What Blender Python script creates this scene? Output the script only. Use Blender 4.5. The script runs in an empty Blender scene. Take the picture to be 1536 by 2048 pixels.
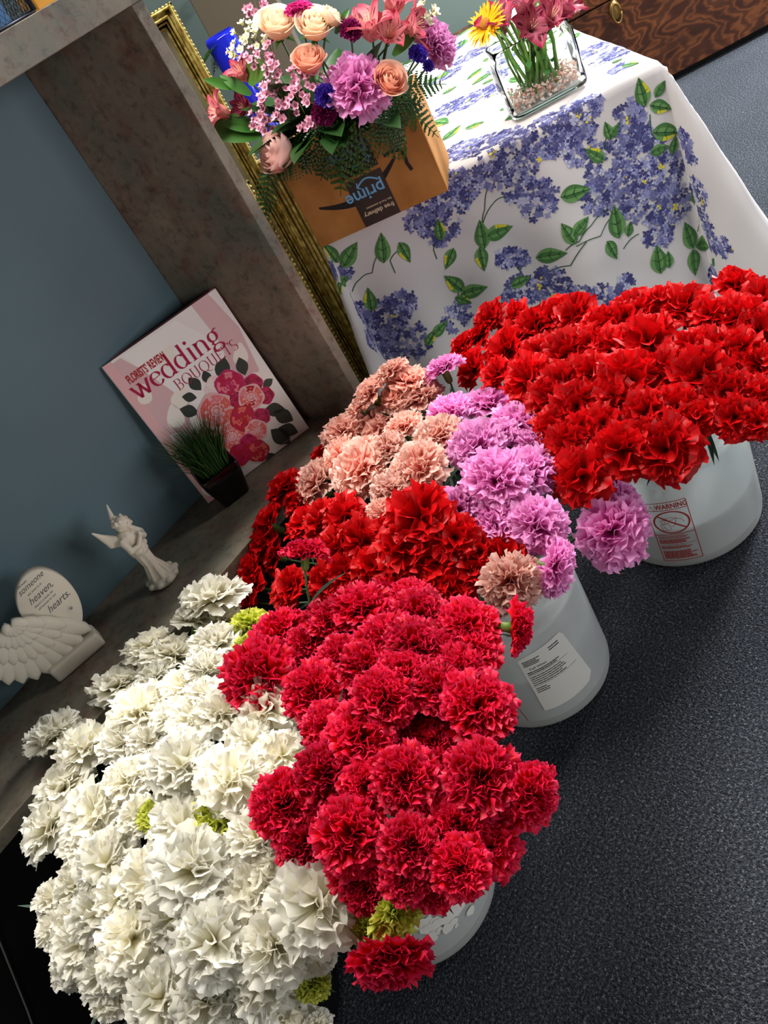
import bpy, bmesh, math, random
import numpy as np
from mathutils import Vector, Matrix, Quaternion
random.seed(11); rng = np.random.default_rng(11)
SC = bpy.context.scene
COL = SC.collection

# ---------------------------------------------------------------- camera, world, lights, exposure
cam_data = bpy.data.cameras.new('camera'); camera = bpy.data.objects.new('camera', cam_data); COL.objects.link(camera)
cam_data.sensor_fit = 'VERTICAL'; cam_data.sensor_height = 36.0; cam_data.lens = 1650 * 36 / 2048
cam_data.clip_start = 0.02; cam_data.clip_end = 60
camera.matrix_world = Matrix(((0.548293, 0.704673, -0.450346, 0.0), (-0.715871, 0.117095, -0.688344, 0.0), (-0.432324, 0.699803, 0.568657, 1.35), (0.0, 0.0, 0.0, 1.0)))
SC.camera = camera
SC.view_settings.view_transform = 'Standard'; SC.view_settings.look = 'None'
SC.view_settings.gamma = 1.0; SC.view_settings.use_curve_mapping = False
SC.view_settings.exposure = 0.12
world = bpy.data.worlds.new('world'); SC.world = world; world.use_nodes = True
world.node_tree.nodes['Background'].inputs[0].default_value = (0.75, 0.8, 0.9, 1)
world.node_tree.nodes['Background'].inputs[1].default_value = 0.035
def area(name, loc, target, size, power, color=(1, 1, 1), sy=None):
    d = bpy.data.lights.new(name, 'AREA'); d.shape = 'RECTANGLE'; d.size = size; d.size_y = sy or size; d.energy = power; d.color = color
    o = bpy.data.objects.new(name, d); COL.objects.link(o); o.location = loc
    o.rotation_euler = (Vector(target) - Vector(loc)).to_track_quat('-Z', 'Y').to_euler(); return o
area('ceiling_strip_cabinet', (0.9, 1.33, 2.75), (0.9, 0.95, 0.0), 2.6, 96, (1, 0.96, 0.9), 0.35)
area('ceiling_panel_aisle', (3.0, -0.5, 2.75), (2.0, 0.2, 0.1), 0.6, 22, (1, 0.97, 0.93), 1.2)
area('ceiling_panel_far', (4.7, 0.9, 2.6), (4.2, 1.2, 0), 0.8, 380, (0.95, 0.97, 1), 1.2)
area('front_fill', (2.6, -4.8, 1.25), (1.0, 1.0, 0.9), 2.6, 105, (0.95, 0.97, 1), 1.8)  # added low fill from behind the viewer, no known window
area('left_fill', (-3.4, -2.4, 1.2), (0.6, 1.2, 1.0), 1.6, 34, (1, 0.97, 0.92), 1.2)  # added fill from the left to brighten the side panel

# ---------------------------------------------------------------- helpers
def lin(c):
    return tuple(((v / 12.92) if v <= 0.04045 else ((v + 0.055) / 1.055) ** 2.4) for v in c)
def hx(h):
    return lin(tuple(int(h[i:i + 2], 16) / 255 for i in (0, 2, 4)))
def prin(name, color, rough=0.6, spec=0.4, metal=0.0, **kw):
    m = bpy.data.materials.new(name); m.use_nodes = True
    b = m.node_tree.nodes['Principled BSDF']
    c = hx(color) if isinstance(color, str) else color
    b.inputs['Base Color'].default_value = (*c, 1); b.inputs['Roughness'].default_value = rough
    b.inputs['Specular IOR Level'].default_value = spec; b.inputs['Metallic'].default_value = metal
    for k, v in kw.items(): b.inputs[k.replace('_', ' ')].default_value = v
    return m
def N(m, t, **kw):
    n = m.node_tree.nodes.new(t)
    for k, v in kw.items():
        if k in n.inputs: n.inputs[k].default_value = v
        else: setattr(n, k, v)
    return n
def L(m, a, b): m.node_tree.links.new(a, b)
def ramp(m, fac, stops):
    r = N(m, 'ShaderNodeValToRGB'); e = r.color_ramp.elements
    while len(e) < len(stops): e.new(0.5)
    for i, (p, c) in enumerate(stops):
        e[i].position = p; e[i].color = (*(hx(c) if isinstance(c, str) else c), 1)
    L(m, fac, r.inputs[0]); return r
def mesh_np(name, verts, faces, mats, uv=None, midx=None, smooth=True):
    me = bpy.data.meshes.new(name); me.from_pydata([tuple(v) for v in verts], [], [tuple(f) for f in faces])
    for m in (mats if isinstance(mats, (list, tuple)) else [mats]): me.materials.append(m)
    if uv is not None:
        l = me.uv_layers.new(name='uv'); vi = np.zeros(len(me.loops), dtype=np.int32); me.loops.foreach_get('vertex_index', vi)
        l.data.foreach_set('uv', np.asarray(uv, dtype=np.float32)[vi].ravel())
    if midx is not None: me.polygons.foreach_set('material_index', np.asarray(midx, dtype=np.int32))
    me.polygons.foreach_set('use_smooth', np.full(len(me.polygons), smooth)); me.update(); return me
def link(name, me, parent=None, loc=None):
    o = bpy.data.objects.new(name, me); COL.objects.link(o)
    if parent is not None: o.parent = parent
    if loc is not None: o.location = loc
    return o
def tag(o, label, cat, group=None, kind=None):
    o['label'] = label
    if cat: o['category'] = cat
    if group: o['group'] = group
    if kind: o['kind'] = kind
    return o
def thing(name, label, cat, loc=(0, 0, 0), group=None):
    o = bpy.data.objects.new(name, None); COL.objects.link(o); o.location = loc; o.empty_display_size = 0.05
    return tag(o, label, cat, group)
def struct(o): o['kind'] = 'structure'; return o
class G:
    """collects geometry in world coordinates"""
    def __init__(s): s.v = []; s.f = []; s.mi = []; s.uv = []
    def add(s, v, f, mi=0, uv=None):
        b = len(s.v); s.v += [tuple(map(float, p)) for p in v]; s.f += [tuple(i + b for i in q) for q in f]; s.mi += [mi] * len(f)
        s.uv += [tuple(q) for q in uv] if uv is not None else [(0, 0)] * len(v); return s
    def box(s, o, ax, ay, az, mi=0):
        o = np.array(o, float); ax, ay, az = (np.array(k, float) for k in (ax, ay, az))
        P = [o, o + ax, o + ax + ay, o + ay]; P += [p + az for p in P]
        return s.add(P, [(0, 3, 2, 1), (4, 5, 6, 7), (0, 1, 5, 4), (1, 2, 6, 5), (2, 3, 7, 6), (3, 0, 4, 7)], mi)
    def tube(s, pts, rad, n=6, mi=0, cap=True):
        pts = [np.array(p, float) for p in pts]; m = len(pts); rad = rad if hasattr(rad, '__len__') else [rad] * m
        V = []; up = None
        for i in range(m):
            t = pts[min(i + 1, m - 1)] - pts[max(i - 1, 0)]; t = t / (np.linalg.norm(t) + 1e-9)
            if up is None:
                a = np.array([0, 0, 1.]) if abs(t[2]) < .9 else np.array([1., 0, 0]); up = np.cross(t, a)
            up = up - t * (up @ t); up /= np.linalg.norm(up) + 1e-9; w = np.cross(t, up)
            for k in range(n):
                an = 2 * math.pi * k / n; V.append(pts[i] + rad[i] * (math.cos(an) * up + math.sin(an) * w))
        F = [(i * n + k, i * n + (k + 1) % n, (i + 1) * n + (k + 1) % n, (i + 1) * n + k) for i in range(m - 1) for k in range(n)]
        if cap: F += [tuple(range(n - 1, -1, -1)), tuple((m - 1) * n + k for k in range(n))]
        return s.add(V, F, mi)
    def lathe(s, prof, c=(0, 0, 0), n=48, mi=0, close=False):
        V = []; F = []
        for r, z in prof:
            for k in range(n):
                a = 2 * math.pi * k / n; V.append((c[0] + r * math.cos(a), c[1] + r * math.sin(a), c[2] + z))
        m = len(prof)
        for i in range(m - 1):
            for k in range(n): F.append((i * n + k, i * n + (k + 1) % n, (i + 1) * n + (k + 1) % n, (i + 1) * n + k))
        if close: F.append(tuple(range(n - 1, -1, -1))); F.append(tuple((m - 1) * n + k for k in range(n)))
        return s.add(V, F, mi)
    def ell(s, c, r, rotz=None, n=12, mi=0):
        V = []; F = []; m = n // 2 + 1; r = r if hasattr(r, '__len__') else (r, r, r)
        M = rotz.to_matrix() if rotz is not None else Matrix.Identity(3)
        for i in range(m):
            th = math.pi * i / (m - 1)
            for k in range(n):
                ph = 2 * math.pi * k / n; q = M @ Vector((r[0] * math.sin(th) * math.cos(ph), r[1] * math.sin(th) * math.sin(ph), r[2] * math.cos(th)))
                V.append((c[0] + q.x, c[1] + q.y, c[2] + q.z))
        for i in range(m - 1):
            for k in range(n): F.append((i * n + k, (i + 1) * n + k, (i + 1) * n + (k + 1) % n, i * n + (k + 1) % n))
        return s.add(V, F, mi)
    def mesh(s, name, mats, smooth=False):
        return mesh_np(name, s.v, s.f, mats, s.uv, s.mi, smooth)
    def build(s, name, mats, parent=None, smooth=False, bevel=0, seg=2):
        if parent is not None:
            p = np.array(parent.matrix_world.translation if parent.parent is None else (0, 0, 0), float)
            q = parent; off = np.zeros(3)
            while q is not None: off += np.array(q.location); q = q.parent
            s.v = [tuple(np.array(k) - off) for k in s.v]
        o = link(name, s.mesh(name, mats, smooth), parent)
        if bevel:
            md = o.modifiers.new('bevel', 'BEVEL'); md.width = bevel; md.segments = seg; md.limit_method = 'ANGLE'; md.harden_normals = False
        return o
TU = np.array([.704, -.71, 0.]); TV = np.array([.71, .704, 0.]); ZZ = np.array([0, 0, 1.])
def W(u, v, z): return u * TU + v * TV + z * ZZ

# ---------------------------------------------------------------- materials
def laminate():
    m = prin('mottled_laminate', '8a8780', 0.42, 0.35); b = m.node_tree.nodes['Principled BSDF']
    tc = N(m, 'ShaderNodeTexCoord')
    n1 = N(m, 'ShaderNodeTexNoise', Scale=7.0, Detail=8.0, Roughness=.65); n2 = N(m, 'ShaderNodeTexNoise', Scale=16.0, Detail=6.0, Roughness=.7)
    n3 = N(m, 'ShaderNodeTexNoise', Scale=55.0, Detail=5.0, Roughness=.7)
    mp = N(m, 'ShaderNodeMapping'); mp.inputs['Location'].default_value = (3.1, 1.7, 5.2); L(m, tc.outputs['Object'], mp.inputs[0])
    L(m, tc.outputs['Object'], n1.inputs[0]); L(m, mp.outputs[0], n2.inputs[0]); L(m, tc.outputs['Object'], n3.inputs[0])
    r1 = ramp(m, n1.outputs['Fac'], [(.3, '5e685e'), (.5, '7c7566'), (.68, '8f8474')])
    r2 = ramp(m, n2.outputs['Fac'], [(.50, (0, 0, 0)), (.66, (1, 1, 1))])
    mx = N(m, 'ShaderNodeMixRGB', blend_type='MIX'); mx.inputs[2].default_value = (*hx('74463a'), 1)
    ml = N(m, 'ShaderNodeMath', operation='MULTIPLY'); ml.inputs[1].default_value = .55; L(m, r2.outputs[0], ml.inputs[0])
    L(m, ml.outputs[0], mx.inputs[0]); L(m, r1.outputs[0], mx.inputs[1])
    r3 = ramp(m, n3.outputs['Fac'], [(.32, (.45, .43, .4)), (.5, (1, 1, 1))])
    mm = N(m, 'ShaderNodeMixRGB', blend_type='MULTIPLY'); mm.inputs[0].default_value = .8
    L(m, mx.outputs[0], mm.inputs[1]); L(m, r3.outputs[0], mm.inputs[2]); L(m, mm.outputs[0], b.inputs['Base Color']); return m
M_LAM = laminate()
def carpet():
    m = prin('charcoal_carpet', '3a3d44', 0.95, 0.15); b = m.node_tree.nodes['Principled BSDF']; tc = N(m, 'ShaderNodeTexCoord')
    n1 = N(m, 'ShaderNodeTexNoise', Scale=190.0, Detail=4.0, Roughness=.85); n2 = N(m, 'ShaderNodeTexNoise', Scale=4.0, Detail=3.0)
    v = N(m, 'ShaderNodeTexVoronoi', Scale=330.0)
    for k in (n1, n2, v): L(m, tc.outputs['Object'], k.inputs['Vector'])
    r = ramp(m, n1.outputs['Fac'], [(.34, '0e0f12'), (.5, '33373e'), (.6, '5a5f66'), (.72, 'b4b8bd')])
    mx = N(m, 'ShaderNodeMixRGB', blend_type='MULTIPLY'); mx.inputs[0].default_value = .5
    r2 = ramp(m, n2.outputs['Fac'], [(.3, (.7, .7, .7)), (.7, (1, 1, 1))]); L(m, r.outputs[0], mx.inputs[1]); L(m, r2.outputs[0], mx.inputs[2])
    L(m, mx.outputs[0], b.inputs['Base Color'])
    bp = N(m, 'ShaderNodeBump', Strength=.9, Distance=.004); L(m, v.outputs['Distance'], bp.inputs['Height']); L(m, bp.outputs[0], b.inputs['Normal'])
    return m
M_CARPET = carpet()
def wall_paint(name, c):
    m = prin(name, c, 0.5, 0.3); b = m.node_tree.nodes['Principled BSDF']; tc = N(m, 'ShaderNodeTexCoord')
    n = N(m, 'ShaderNodeTexNoise', Scale=2.2, Detail=3.0); L(m, tc.outputs['Object'], n.inputs[0])
    c2 = tuple(k * .85 for k in hx(c)); r = ramp(m, n.outputs['Fac'], [(.35, c2), (.65, c)]); L(m, r.outputs[0], b.inputs['Base Color']); return m
M_TEAL = wall_paint('teal_paint', '587078')
M_GREENWALL = wall_paint('green_paint', '6a7a74')
M_BLACK = prin('black_matte', '060606', 0.6, 0.2)
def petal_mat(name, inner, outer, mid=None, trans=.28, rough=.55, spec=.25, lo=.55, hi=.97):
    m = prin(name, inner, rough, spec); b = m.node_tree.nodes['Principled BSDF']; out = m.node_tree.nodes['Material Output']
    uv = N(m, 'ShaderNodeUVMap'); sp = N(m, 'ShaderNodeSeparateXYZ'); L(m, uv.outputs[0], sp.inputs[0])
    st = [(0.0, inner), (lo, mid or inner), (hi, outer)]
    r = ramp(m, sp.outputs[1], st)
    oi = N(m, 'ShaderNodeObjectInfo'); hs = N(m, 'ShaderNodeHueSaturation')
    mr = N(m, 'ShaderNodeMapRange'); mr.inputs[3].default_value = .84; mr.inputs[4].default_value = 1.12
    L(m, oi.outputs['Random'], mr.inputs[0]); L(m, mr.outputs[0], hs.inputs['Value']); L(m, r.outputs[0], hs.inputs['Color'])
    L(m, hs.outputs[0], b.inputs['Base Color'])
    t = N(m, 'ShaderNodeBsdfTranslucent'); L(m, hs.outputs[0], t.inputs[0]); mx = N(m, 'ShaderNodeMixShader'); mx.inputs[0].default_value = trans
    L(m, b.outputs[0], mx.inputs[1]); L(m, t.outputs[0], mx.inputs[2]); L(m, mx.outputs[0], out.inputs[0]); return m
PET = {
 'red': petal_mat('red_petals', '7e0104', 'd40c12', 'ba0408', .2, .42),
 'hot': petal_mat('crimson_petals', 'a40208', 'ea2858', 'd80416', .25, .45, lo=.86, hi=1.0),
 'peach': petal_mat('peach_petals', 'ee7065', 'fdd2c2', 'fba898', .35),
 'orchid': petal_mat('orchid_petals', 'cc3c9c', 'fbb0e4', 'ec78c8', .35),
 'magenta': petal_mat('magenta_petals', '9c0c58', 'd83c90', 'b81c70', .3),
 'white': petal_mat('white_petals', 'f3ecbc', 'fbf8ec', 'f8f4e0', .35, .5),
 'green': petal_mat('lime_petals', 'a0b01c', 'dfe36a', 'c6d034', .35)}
M_CALYX = prin('calyx_green', '5c7a2c', 0.45, 0.4); M_STEM = prin('stem_green', '3f5a30', 0.5, 0.4); M_LEAF = prin('blue_green_leaf', '3d5648', 0.5, 0.4)
M_DKGREEN = prin('fern_green', '24481a', 0.4, 0.5); M_MIDGREEN = prin('leaf_green', '3c6e24', 0.4, 0.5)
# ---------------------------------------------------------------- the setting
g = G(); s_ = 7
g.add([(-4, -3, 0), (6.5, -3, 0), (6.5, 6, 0), (-4, 6, 0)], [(0, 1, 2, 3)]); struct(g.build('floor', M_CARPET))
CF, CB, PZ, TZ = 1.302, 1.575, 0.5, 1.341     # cabinet front, back, shelf height, underside of the top board
g = G(); g.box(W(-3.2, 4.72, 0), TU * 7, TV * .1, ZZ * 2.8); struct(g.build('wall_back', M_GREENWALL))
g = G(); g.box((-1.6, CB + .025, 0), (2.46, 0, 0), (0, .06, 0), ZZ * 1.30); 
# ---------------------------------------------------------------- display cabinet
cab = thing('display_cabinet', 'grey brown mottled laminate display cabinet with teal back and open niche', 'cabinet', (0.2, 1.44, 0))
g = G(); g.box((-1.6, CB, PZ - .02), (2.47, 0, 0), (0, .02, 0), ZZ * (TZ - PZ + .02)); tag(g.build('back_panel', M_TEAL, cab), 'dark teal painted back panel', None)
g = G(); g.box((-1.6, CF - .012, TZ), (2.60, 0, 0), (0, .32, 0), ZZ * .055); g.build('top_board', M_LAM, cab, bevel=.0012)
# splayed side panel: inner face from (0.951, CF) to (0.865, CB)
g = G(); P = [(.951, CF), (.975, CF), (.975, CB + .02), (.866, CB + .02)]
g.add([(x, y, PZ - .06) for x, y in P] + [(x, y, TZ) for x, y in P], [(3, 2, 1, 0), (4, 5, 6, 7), (0, 1, 5, 4), (1, 2, 6, 5), (2, 3, 7, 6), (3, 0, 4, 7)])
g.build('side_panel', M_LAM, cab, bevel=.001)
g = G(); g.box((-1.6, CF, PZ - .03), (2.551, 0, 0), (0, CB - CF, 0), ZZ * .03); g.build('shelf', M_LAM, cab, bevel=.001)
g = G(); g.box((-1.6, CF + .03, 0), (2.56, 0, 0), (0, .02, 0), ZZ * (PZ - .03)); g.build('dark_gap_panel', M_BLACK, cab)  # near-black colour stands in for the dark gap below the shelf
g = G(); g.box((.951, CF, 0), (.024, 0, 0), (0, .29, 0), ZZ * (PZ - .06)); g.build('side_leg', M_LAM, cab, bevel=.001)
g = G(); g.tube([(-.215, 1.322, .39), (-.262, 1.322, .29), (-.303, 1.322, .203), (-.34, 1.322, .13)], .0016, 6)
tag(g.build('cord', prin('grey_cord', '77746c', .5)), 'thin grey cord hanging down the dark gap under the shelf', 'cord')

# things on the top board
TB = TZ + .055
m_wire = prin('black_wire', '1a2230', .35, .5, .6)
bk = thing('wire_basket', 'black wire mesh basket at the left end of the top board', 'basket', (.72, 1.36, TB))
g = G(); x0, x1, y0, y1 = .62, .792, 1.302, 1.42; n = 17
for side in range(4):
    A, B = [((x0, y0), (x1, y0)), ((x1, y0), (x1, y1)), ((x1, y1), (x0, y1)), ((x0, y1), (x0, y0))][side]
    A = np.array(A); B = np.array(B); ln = np.linalg.norm(B - A); k = int(ln / .009)
    for sgn in (1, -1):
        for i in range(-6, k):
            a0, a1 = i / k, (i + 6) / k
            t0, t1 = 0., 1.
            if a0 < 0: t0 = -a0 / (a1 - a0)
            if a1 > 1: t1 = (1 - a0) / (a1 - a0)
            if t1 <= t0: continue
            q0 = a0 + (a1 - a0) * t0; q1 = a0 + (a1 - a0) * t1
            if sgn < 0: q0, q1 = 1 - q0, 1 - q1
            p0 = A + (B - A) * q0; p1 = A + (B - A) * q1
            g.tube([(*p0, TB + .004 + .09 * t0), (*p1, TB + .004 + .09 * t1)], .0007, 3, cap=False)
w = g.build('mesh_side', m_wire, bk); w['kind'] = 'stuff'
g = G()
for z in (TB + .003, TB + .096):
    for a, b in (((x0, y0), (x1, y0)), ((x1, y0), (x1, y1)), ((x1, y1), (x0, y1)), ((x0, y1), (x0, y0))): g.tube([(*a, z), (*b, z)], .0028, 6)
for a in ((x0, y0), (x1, y0), (x1, y1), (x0, y1)): g.tube([(*a, TB + .003), (*a, TB + .096)], .0045, 6)
g.build('frame', m_wire, bk, True)
for i, (x, y, c, l) in enumerate([(.70, 1.345, 'd98a1c', 'orange bundle inside the wire basket'), (.75, 1.35, '5b8fd0', 'light blue packet inside the wire basket'), (.665, 1.36, 'e8c9a0', 'cream packet inside the wire basket')]):
    g = G(); g.box((x - .02, y - .02, TB + .004), (.04, .006, 0), (-.005, .03, 0), (0.004, 0, .075 + .01 * i)); tag(g.build('packet', prin('packet_%d' % i, c, .4), bevel=.002), l, 'packet')
g = G(); g.box((.805, 1.31, TB), (.055, -.0, 0), (.004, .05, 0), (0, 0, .085)); ob = thing('card_box', 'upright orange cardboard box with white label on the top board', 'box', (.83, 1.33, TB))
g.build('carton', prin('orange_card', 'e39a22', .5), ob, bevel=.001)
g = G(); g.box((.809, 1.3088, TB + .03), (.03, 0, 0), (0, .0008, 0), (0.004, 0, .02)); g.build('label_strip', prin('paper_white', 'e9e4d8', .6), ob)
jar = thing('candle_jar', 'cream glass candle jar with gold bands and red top on the top board', 'candle', (.892, 1.335, TB))
g = G(); g.lathe([(0.001, 0), (.024, 0), (.026, .004), (.026, .06), (.022, .068), (.001, .068)], (.892, 1.335, TB), 32); g.build('jar', prin('cream_glass', 'f2ead2', .15, .6), jar, True)
g = G(); g.lathe([(.0262, .015), (.0268, .016), (.0268, .02), (.0262, .021)], (.892, 1.335, TB), 32); g.lathe([(.0262, .035), (.0268, .036), (.0268, .038), (.0262, .039)], (.892, 1.335, TB), 32)
M_GOLD = prin('gilt', 'b08a2c', .38, .5, .75); g.build('band', M_GOLD, jar, True)
g = G(); g.ell((.880, 1.325, TB + .075), (.016, .016, .012)); g.build('red_top', PET['red'], jar, True)

# ---------------------------------------------------------------- mirror frames behind the cabinet
def gilt():
    m = prin('antique_gilt', '9c8438', .42, .5, .6); b = m.node_tree.nodes['Principled BSDF']; tc = N(m, 'ShaderNodeTexCoord')
    n = N(m, 'ShaderNodeTexNoise', Scale=60.0, Detail=4.0); L(m, tc.outputs['Object'], n.inputs[0])
    r = ramp(m, n.outputs['Fac'], [(.3, '6a5820'), (.5, 'b49c4c'), (.7, 'dccc80')]); L(m, r.outputs[0], b.inputs['Base Color']); return m
M_GILT = gilt()
def frame_profile(name, root, u0, u1, v, z0, z1, w, bead, mats):
    """moulded frame: stepped rails; beads along the outer edge"""
    rails = [(0, .55, .030), (.0, .16, .040), (.36, .52, .036), (.62, .74, .026), (.84, 1.0, .020)]
    for nm, (a, b) in {'stile': (0, 1), 'rail': (2, 3)}.items():
        for side in (a, b):
            g = G()
            for f0, f1, dp in rails:
                e0, e1 = w * f0, w * f1
                if side == 0: g.box(W(u0 + e0, v, z0 + e0), TU * (e1 - e0), -TV * dp, ZZ * (z1 - z0 - 2 * e0))
                if side == 1: g.box(W(u1 - e1, v, z0 + e0), TU * (e1 - e0), -TV * dp, ZZ * (z1 - z0 - 2 * e0))
                if side == 2: g.box(W(u0 + e0, v, z1 - e1), TU * (u1 - u0 - 2 * e0), -TV * dp, ZZ * (e1 - e0))
                if side == 3: g.box(W(u0 + e0, v, z0 + e0), TU * (u1 - u0 - 2 * e0), -TV * dp, ZZ * (e1 - e0))
            g.build(nm, mats, root, bevel=.003)
    g = G(); st = bead * 2.1
    k = int((z1 - z0) / st)
    for i in range(k + 1):
        for u in (u0, u1): g.ell(W(u, v - .022, z0 + (z1 - z0) * i / k), bead, n=6)
    k = int((u1 - u0) / st)
    for i in range(k + 1): g.ell(W(u0 + (u1 - u0) * i / k, v - .022, z1), bead, n=6)
    b = g.build('beading', mats, root, True); b['kind'] = 'stuff'
mir = thing('gilt_mirror', 'tall gilt framed mirror standing behind the cabinet, its upper corner in view', 'mirror', W(-.55, 2.14, 0))
frame_profile('a', mir, -.86, -.266, 2.15, 0.0, 1.305, .038, .0042, M_GILT)
g = G(); g.box(W(-.83, 2.146, .03), TU * .53, -TV * .004, ZZ * 1.24); g.build('glass', prin('mirror_glass', '8a846c', .16, .6, .45), mir)
g = G(); g.box(W(-.86, 2.15, 0), TU * .592, TV * .012, ZZ * 1.305); g.build('backing', M_BLACK, mir)
fr2 = thing('ornate_frame', 'lower dark gilt frame with leafy moulding, between cabinet and flowered table', 'frame', W(-.5, 1.99, 0))
frame_profile('b', fr2, -.80, -.292, 2.015, 0.0, .94, .042, .0060, M_GILT)
g = G()
for i in range(150):
    z = .02 + .9 * i / 150; u = -.314 + .016 * math.sin(i * 2.4); q = Quaternion((rng.random(), rng.random(), rng.random()), rng.random() * 3)
    g.ell(W(u, 1.972, z), (.013, .005, .007), q, 6)
o = g.build('leaf_moulding', prin('dark_gilt', '57461a', .5, .4, .5), fr2, True); o['kind'] = 'stuff'
g = G(); g.box(W(-.76, 2.012, .04), TU * .43, -TV * .004, ZZ * .86)
mp_ = prin('print_yellow_blue', 'd8c858', .5); b_ = mp_.node_tree.nodes['Principled BSDF']; tc_ = N(mp_, 'ShaderNodeTexCoord'); n_ = N(mp_, 'ShaderNodeTexNoise', Scale=9.0, Detail=2.0)
L(mp_, tc_.outputs['Object'], n_.inputs[0]); L(mp_, ramp(mp_, n_.outputs['Fac'], [(.36, '6c84c8'), (.44, 'e8e4c8'), (.5, '8c8440'), (.58, 'f0dc28'), (.7, '6a6430')]).outputs[0], b_.inputs['Base Color'])
g.build('picture', mp_, fr2)
pf = thing('slim_gilt_frame', 'slim striped gilt frame squeezed between the cardboard box and ornate frame', 'frame', W(-.245, 2.09, 0))
g = G(); 
for k in range(5): g.box(W(-.262 + .0105 * k, 2.09, 0), TU * .0085, -TV * (.012 if k % 2 else .020), ZZ * .95)
g.build('stile', M_GILT, pf, bevel=.002)
g = G(); g.box(W(-.262, 2.09, 0), TU * .055, TV * .01, ZZ * .95); g.build('backing', prin('pale_wood', 'c0b48c', .6), pf)
# tall brown cabinet and hook beyond the table
g = G(); g.box(W(-.362, 3.42, 0), TU * .27, TV * .5, ZZ * 1.75); M_BRN = prin('brown_laminate', '5a5244', .5, .3)
tag(g.build('tall_cabinet', M_BRN, bevel=.003), 'plain brown cabinet standing in the dim far corner behind the bouquet', 'cabinet')
g = G(); pts = [W(-.445 + .028 * math.cos(a), 4.69, 1.232 + .028 * math.sin(a)) for a in np.linspace(0, 2 * math.pi, 20)]; g.tube(pts, .0035, 6)
tag(g.build('ring_hook', prin('steel', 'd8d8d4', .25, .5, .9), smooth=True), 'small silver ring hanging on the green back wall', 'hook')

# ---------------------------------------------------------------- wooden chest
def burl():
    m = prin('burl_wood', '6a3818', .32, .5); b = m.node_tree.nodes['Principled BSDF']; tc = N(m, 'ShaderNodeTexCoord')
    mp = N(m, 'ShaderNodeMapping'); mp.inputs['Scale'].default_value = (1, 1, 2.2); L(m, tc.outputs['Object'], mp.inputs[0])
    n0 = N(m, 'ShaderNodeTexNoise', Scale=3.2, Detail=4.0, Distortion=1.2); L(m, mp.outputs[0], n0.inputs[0])
    w = N(m, 'ShaderNodeTexWave', Scale=2.4, Distortion=15.0, Detail=3.0); w.inputs['Detail Scale'].default_value = 1.6; L(m, mp.outputs[0], w.inputs[0])
    r = ramp(m, w.outputs['Fac'], [(.1, '42210f'), (.4, '65361a'), (.7, '784422'), (.95, '4e2a14')])
    mx = N(m, 'ShaderNodeMixRGB', blend_type='MULTIPLY'); mx.inputs[0].default_value = .7; r2 = ramp(m, n0.outputs['Fac'], [(.35, (.4, .35, .3)), (.6, (1, 1, 1))])
    L(m, r.outputs[0], mx.inputs[1]); L(m, r2.outputs[0], mx.inputs[2]); L(m, mx.outputs[0], b.inputs['Base Color']); return m
M_BURL = burl()
ch = thing('wooden_chest', 'dark burl veneered wooden chest with brass hasp standing on the carpet', 'chest', W(1.4, 4.3, 0))
g = G(); g.box(W(.55, 4.05, .03), TU * 1.6, TV * .5, ZZ * .415); g.build('body', M_BURL, ch, bevel=.004)
g = G(); g.box(W(.545, 4.045, .45), TU * 1.61, TV * .51, ZZ * .10); g.build('lid', M_BURL, ch, bevel=.006)
g = G(); g.box(W(.58, 4.09, 0), TU * 1.54, TV * .44, ZZ * .03); g.build('dark_gap', M_BLACK, ch)  # black block painted as the dark gap beneath the chest
g = G(); z = .40; u = 1.185
g.lathe([(.001, 0), (.024, 0), (.026, .004), (.018, .008), (.001, .009)], (0, 0, 0), 20)
q = Vector(-TV).to_track_quat('Z', 'Y').to_matrix(); g.v = [tuple(np.array(q @ Vector((a[0] * 1.0, a[1] * 1.0, a[2]))) * np.array([1, 1, 1.6]) + W(u, 4.049, z)) for a in g.v]
pts = [W(u + .02 * math.cos(a), 4.032, z - .01 + .04 * math.sin(a)) for a in np.linspace(0, 2 * math.pi, 18)]; g.tube(pts, .0045, 6)
g.build('hasp', prin('aged_brass', '9a7844', .35, .5, .8), ch, True)

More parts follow.
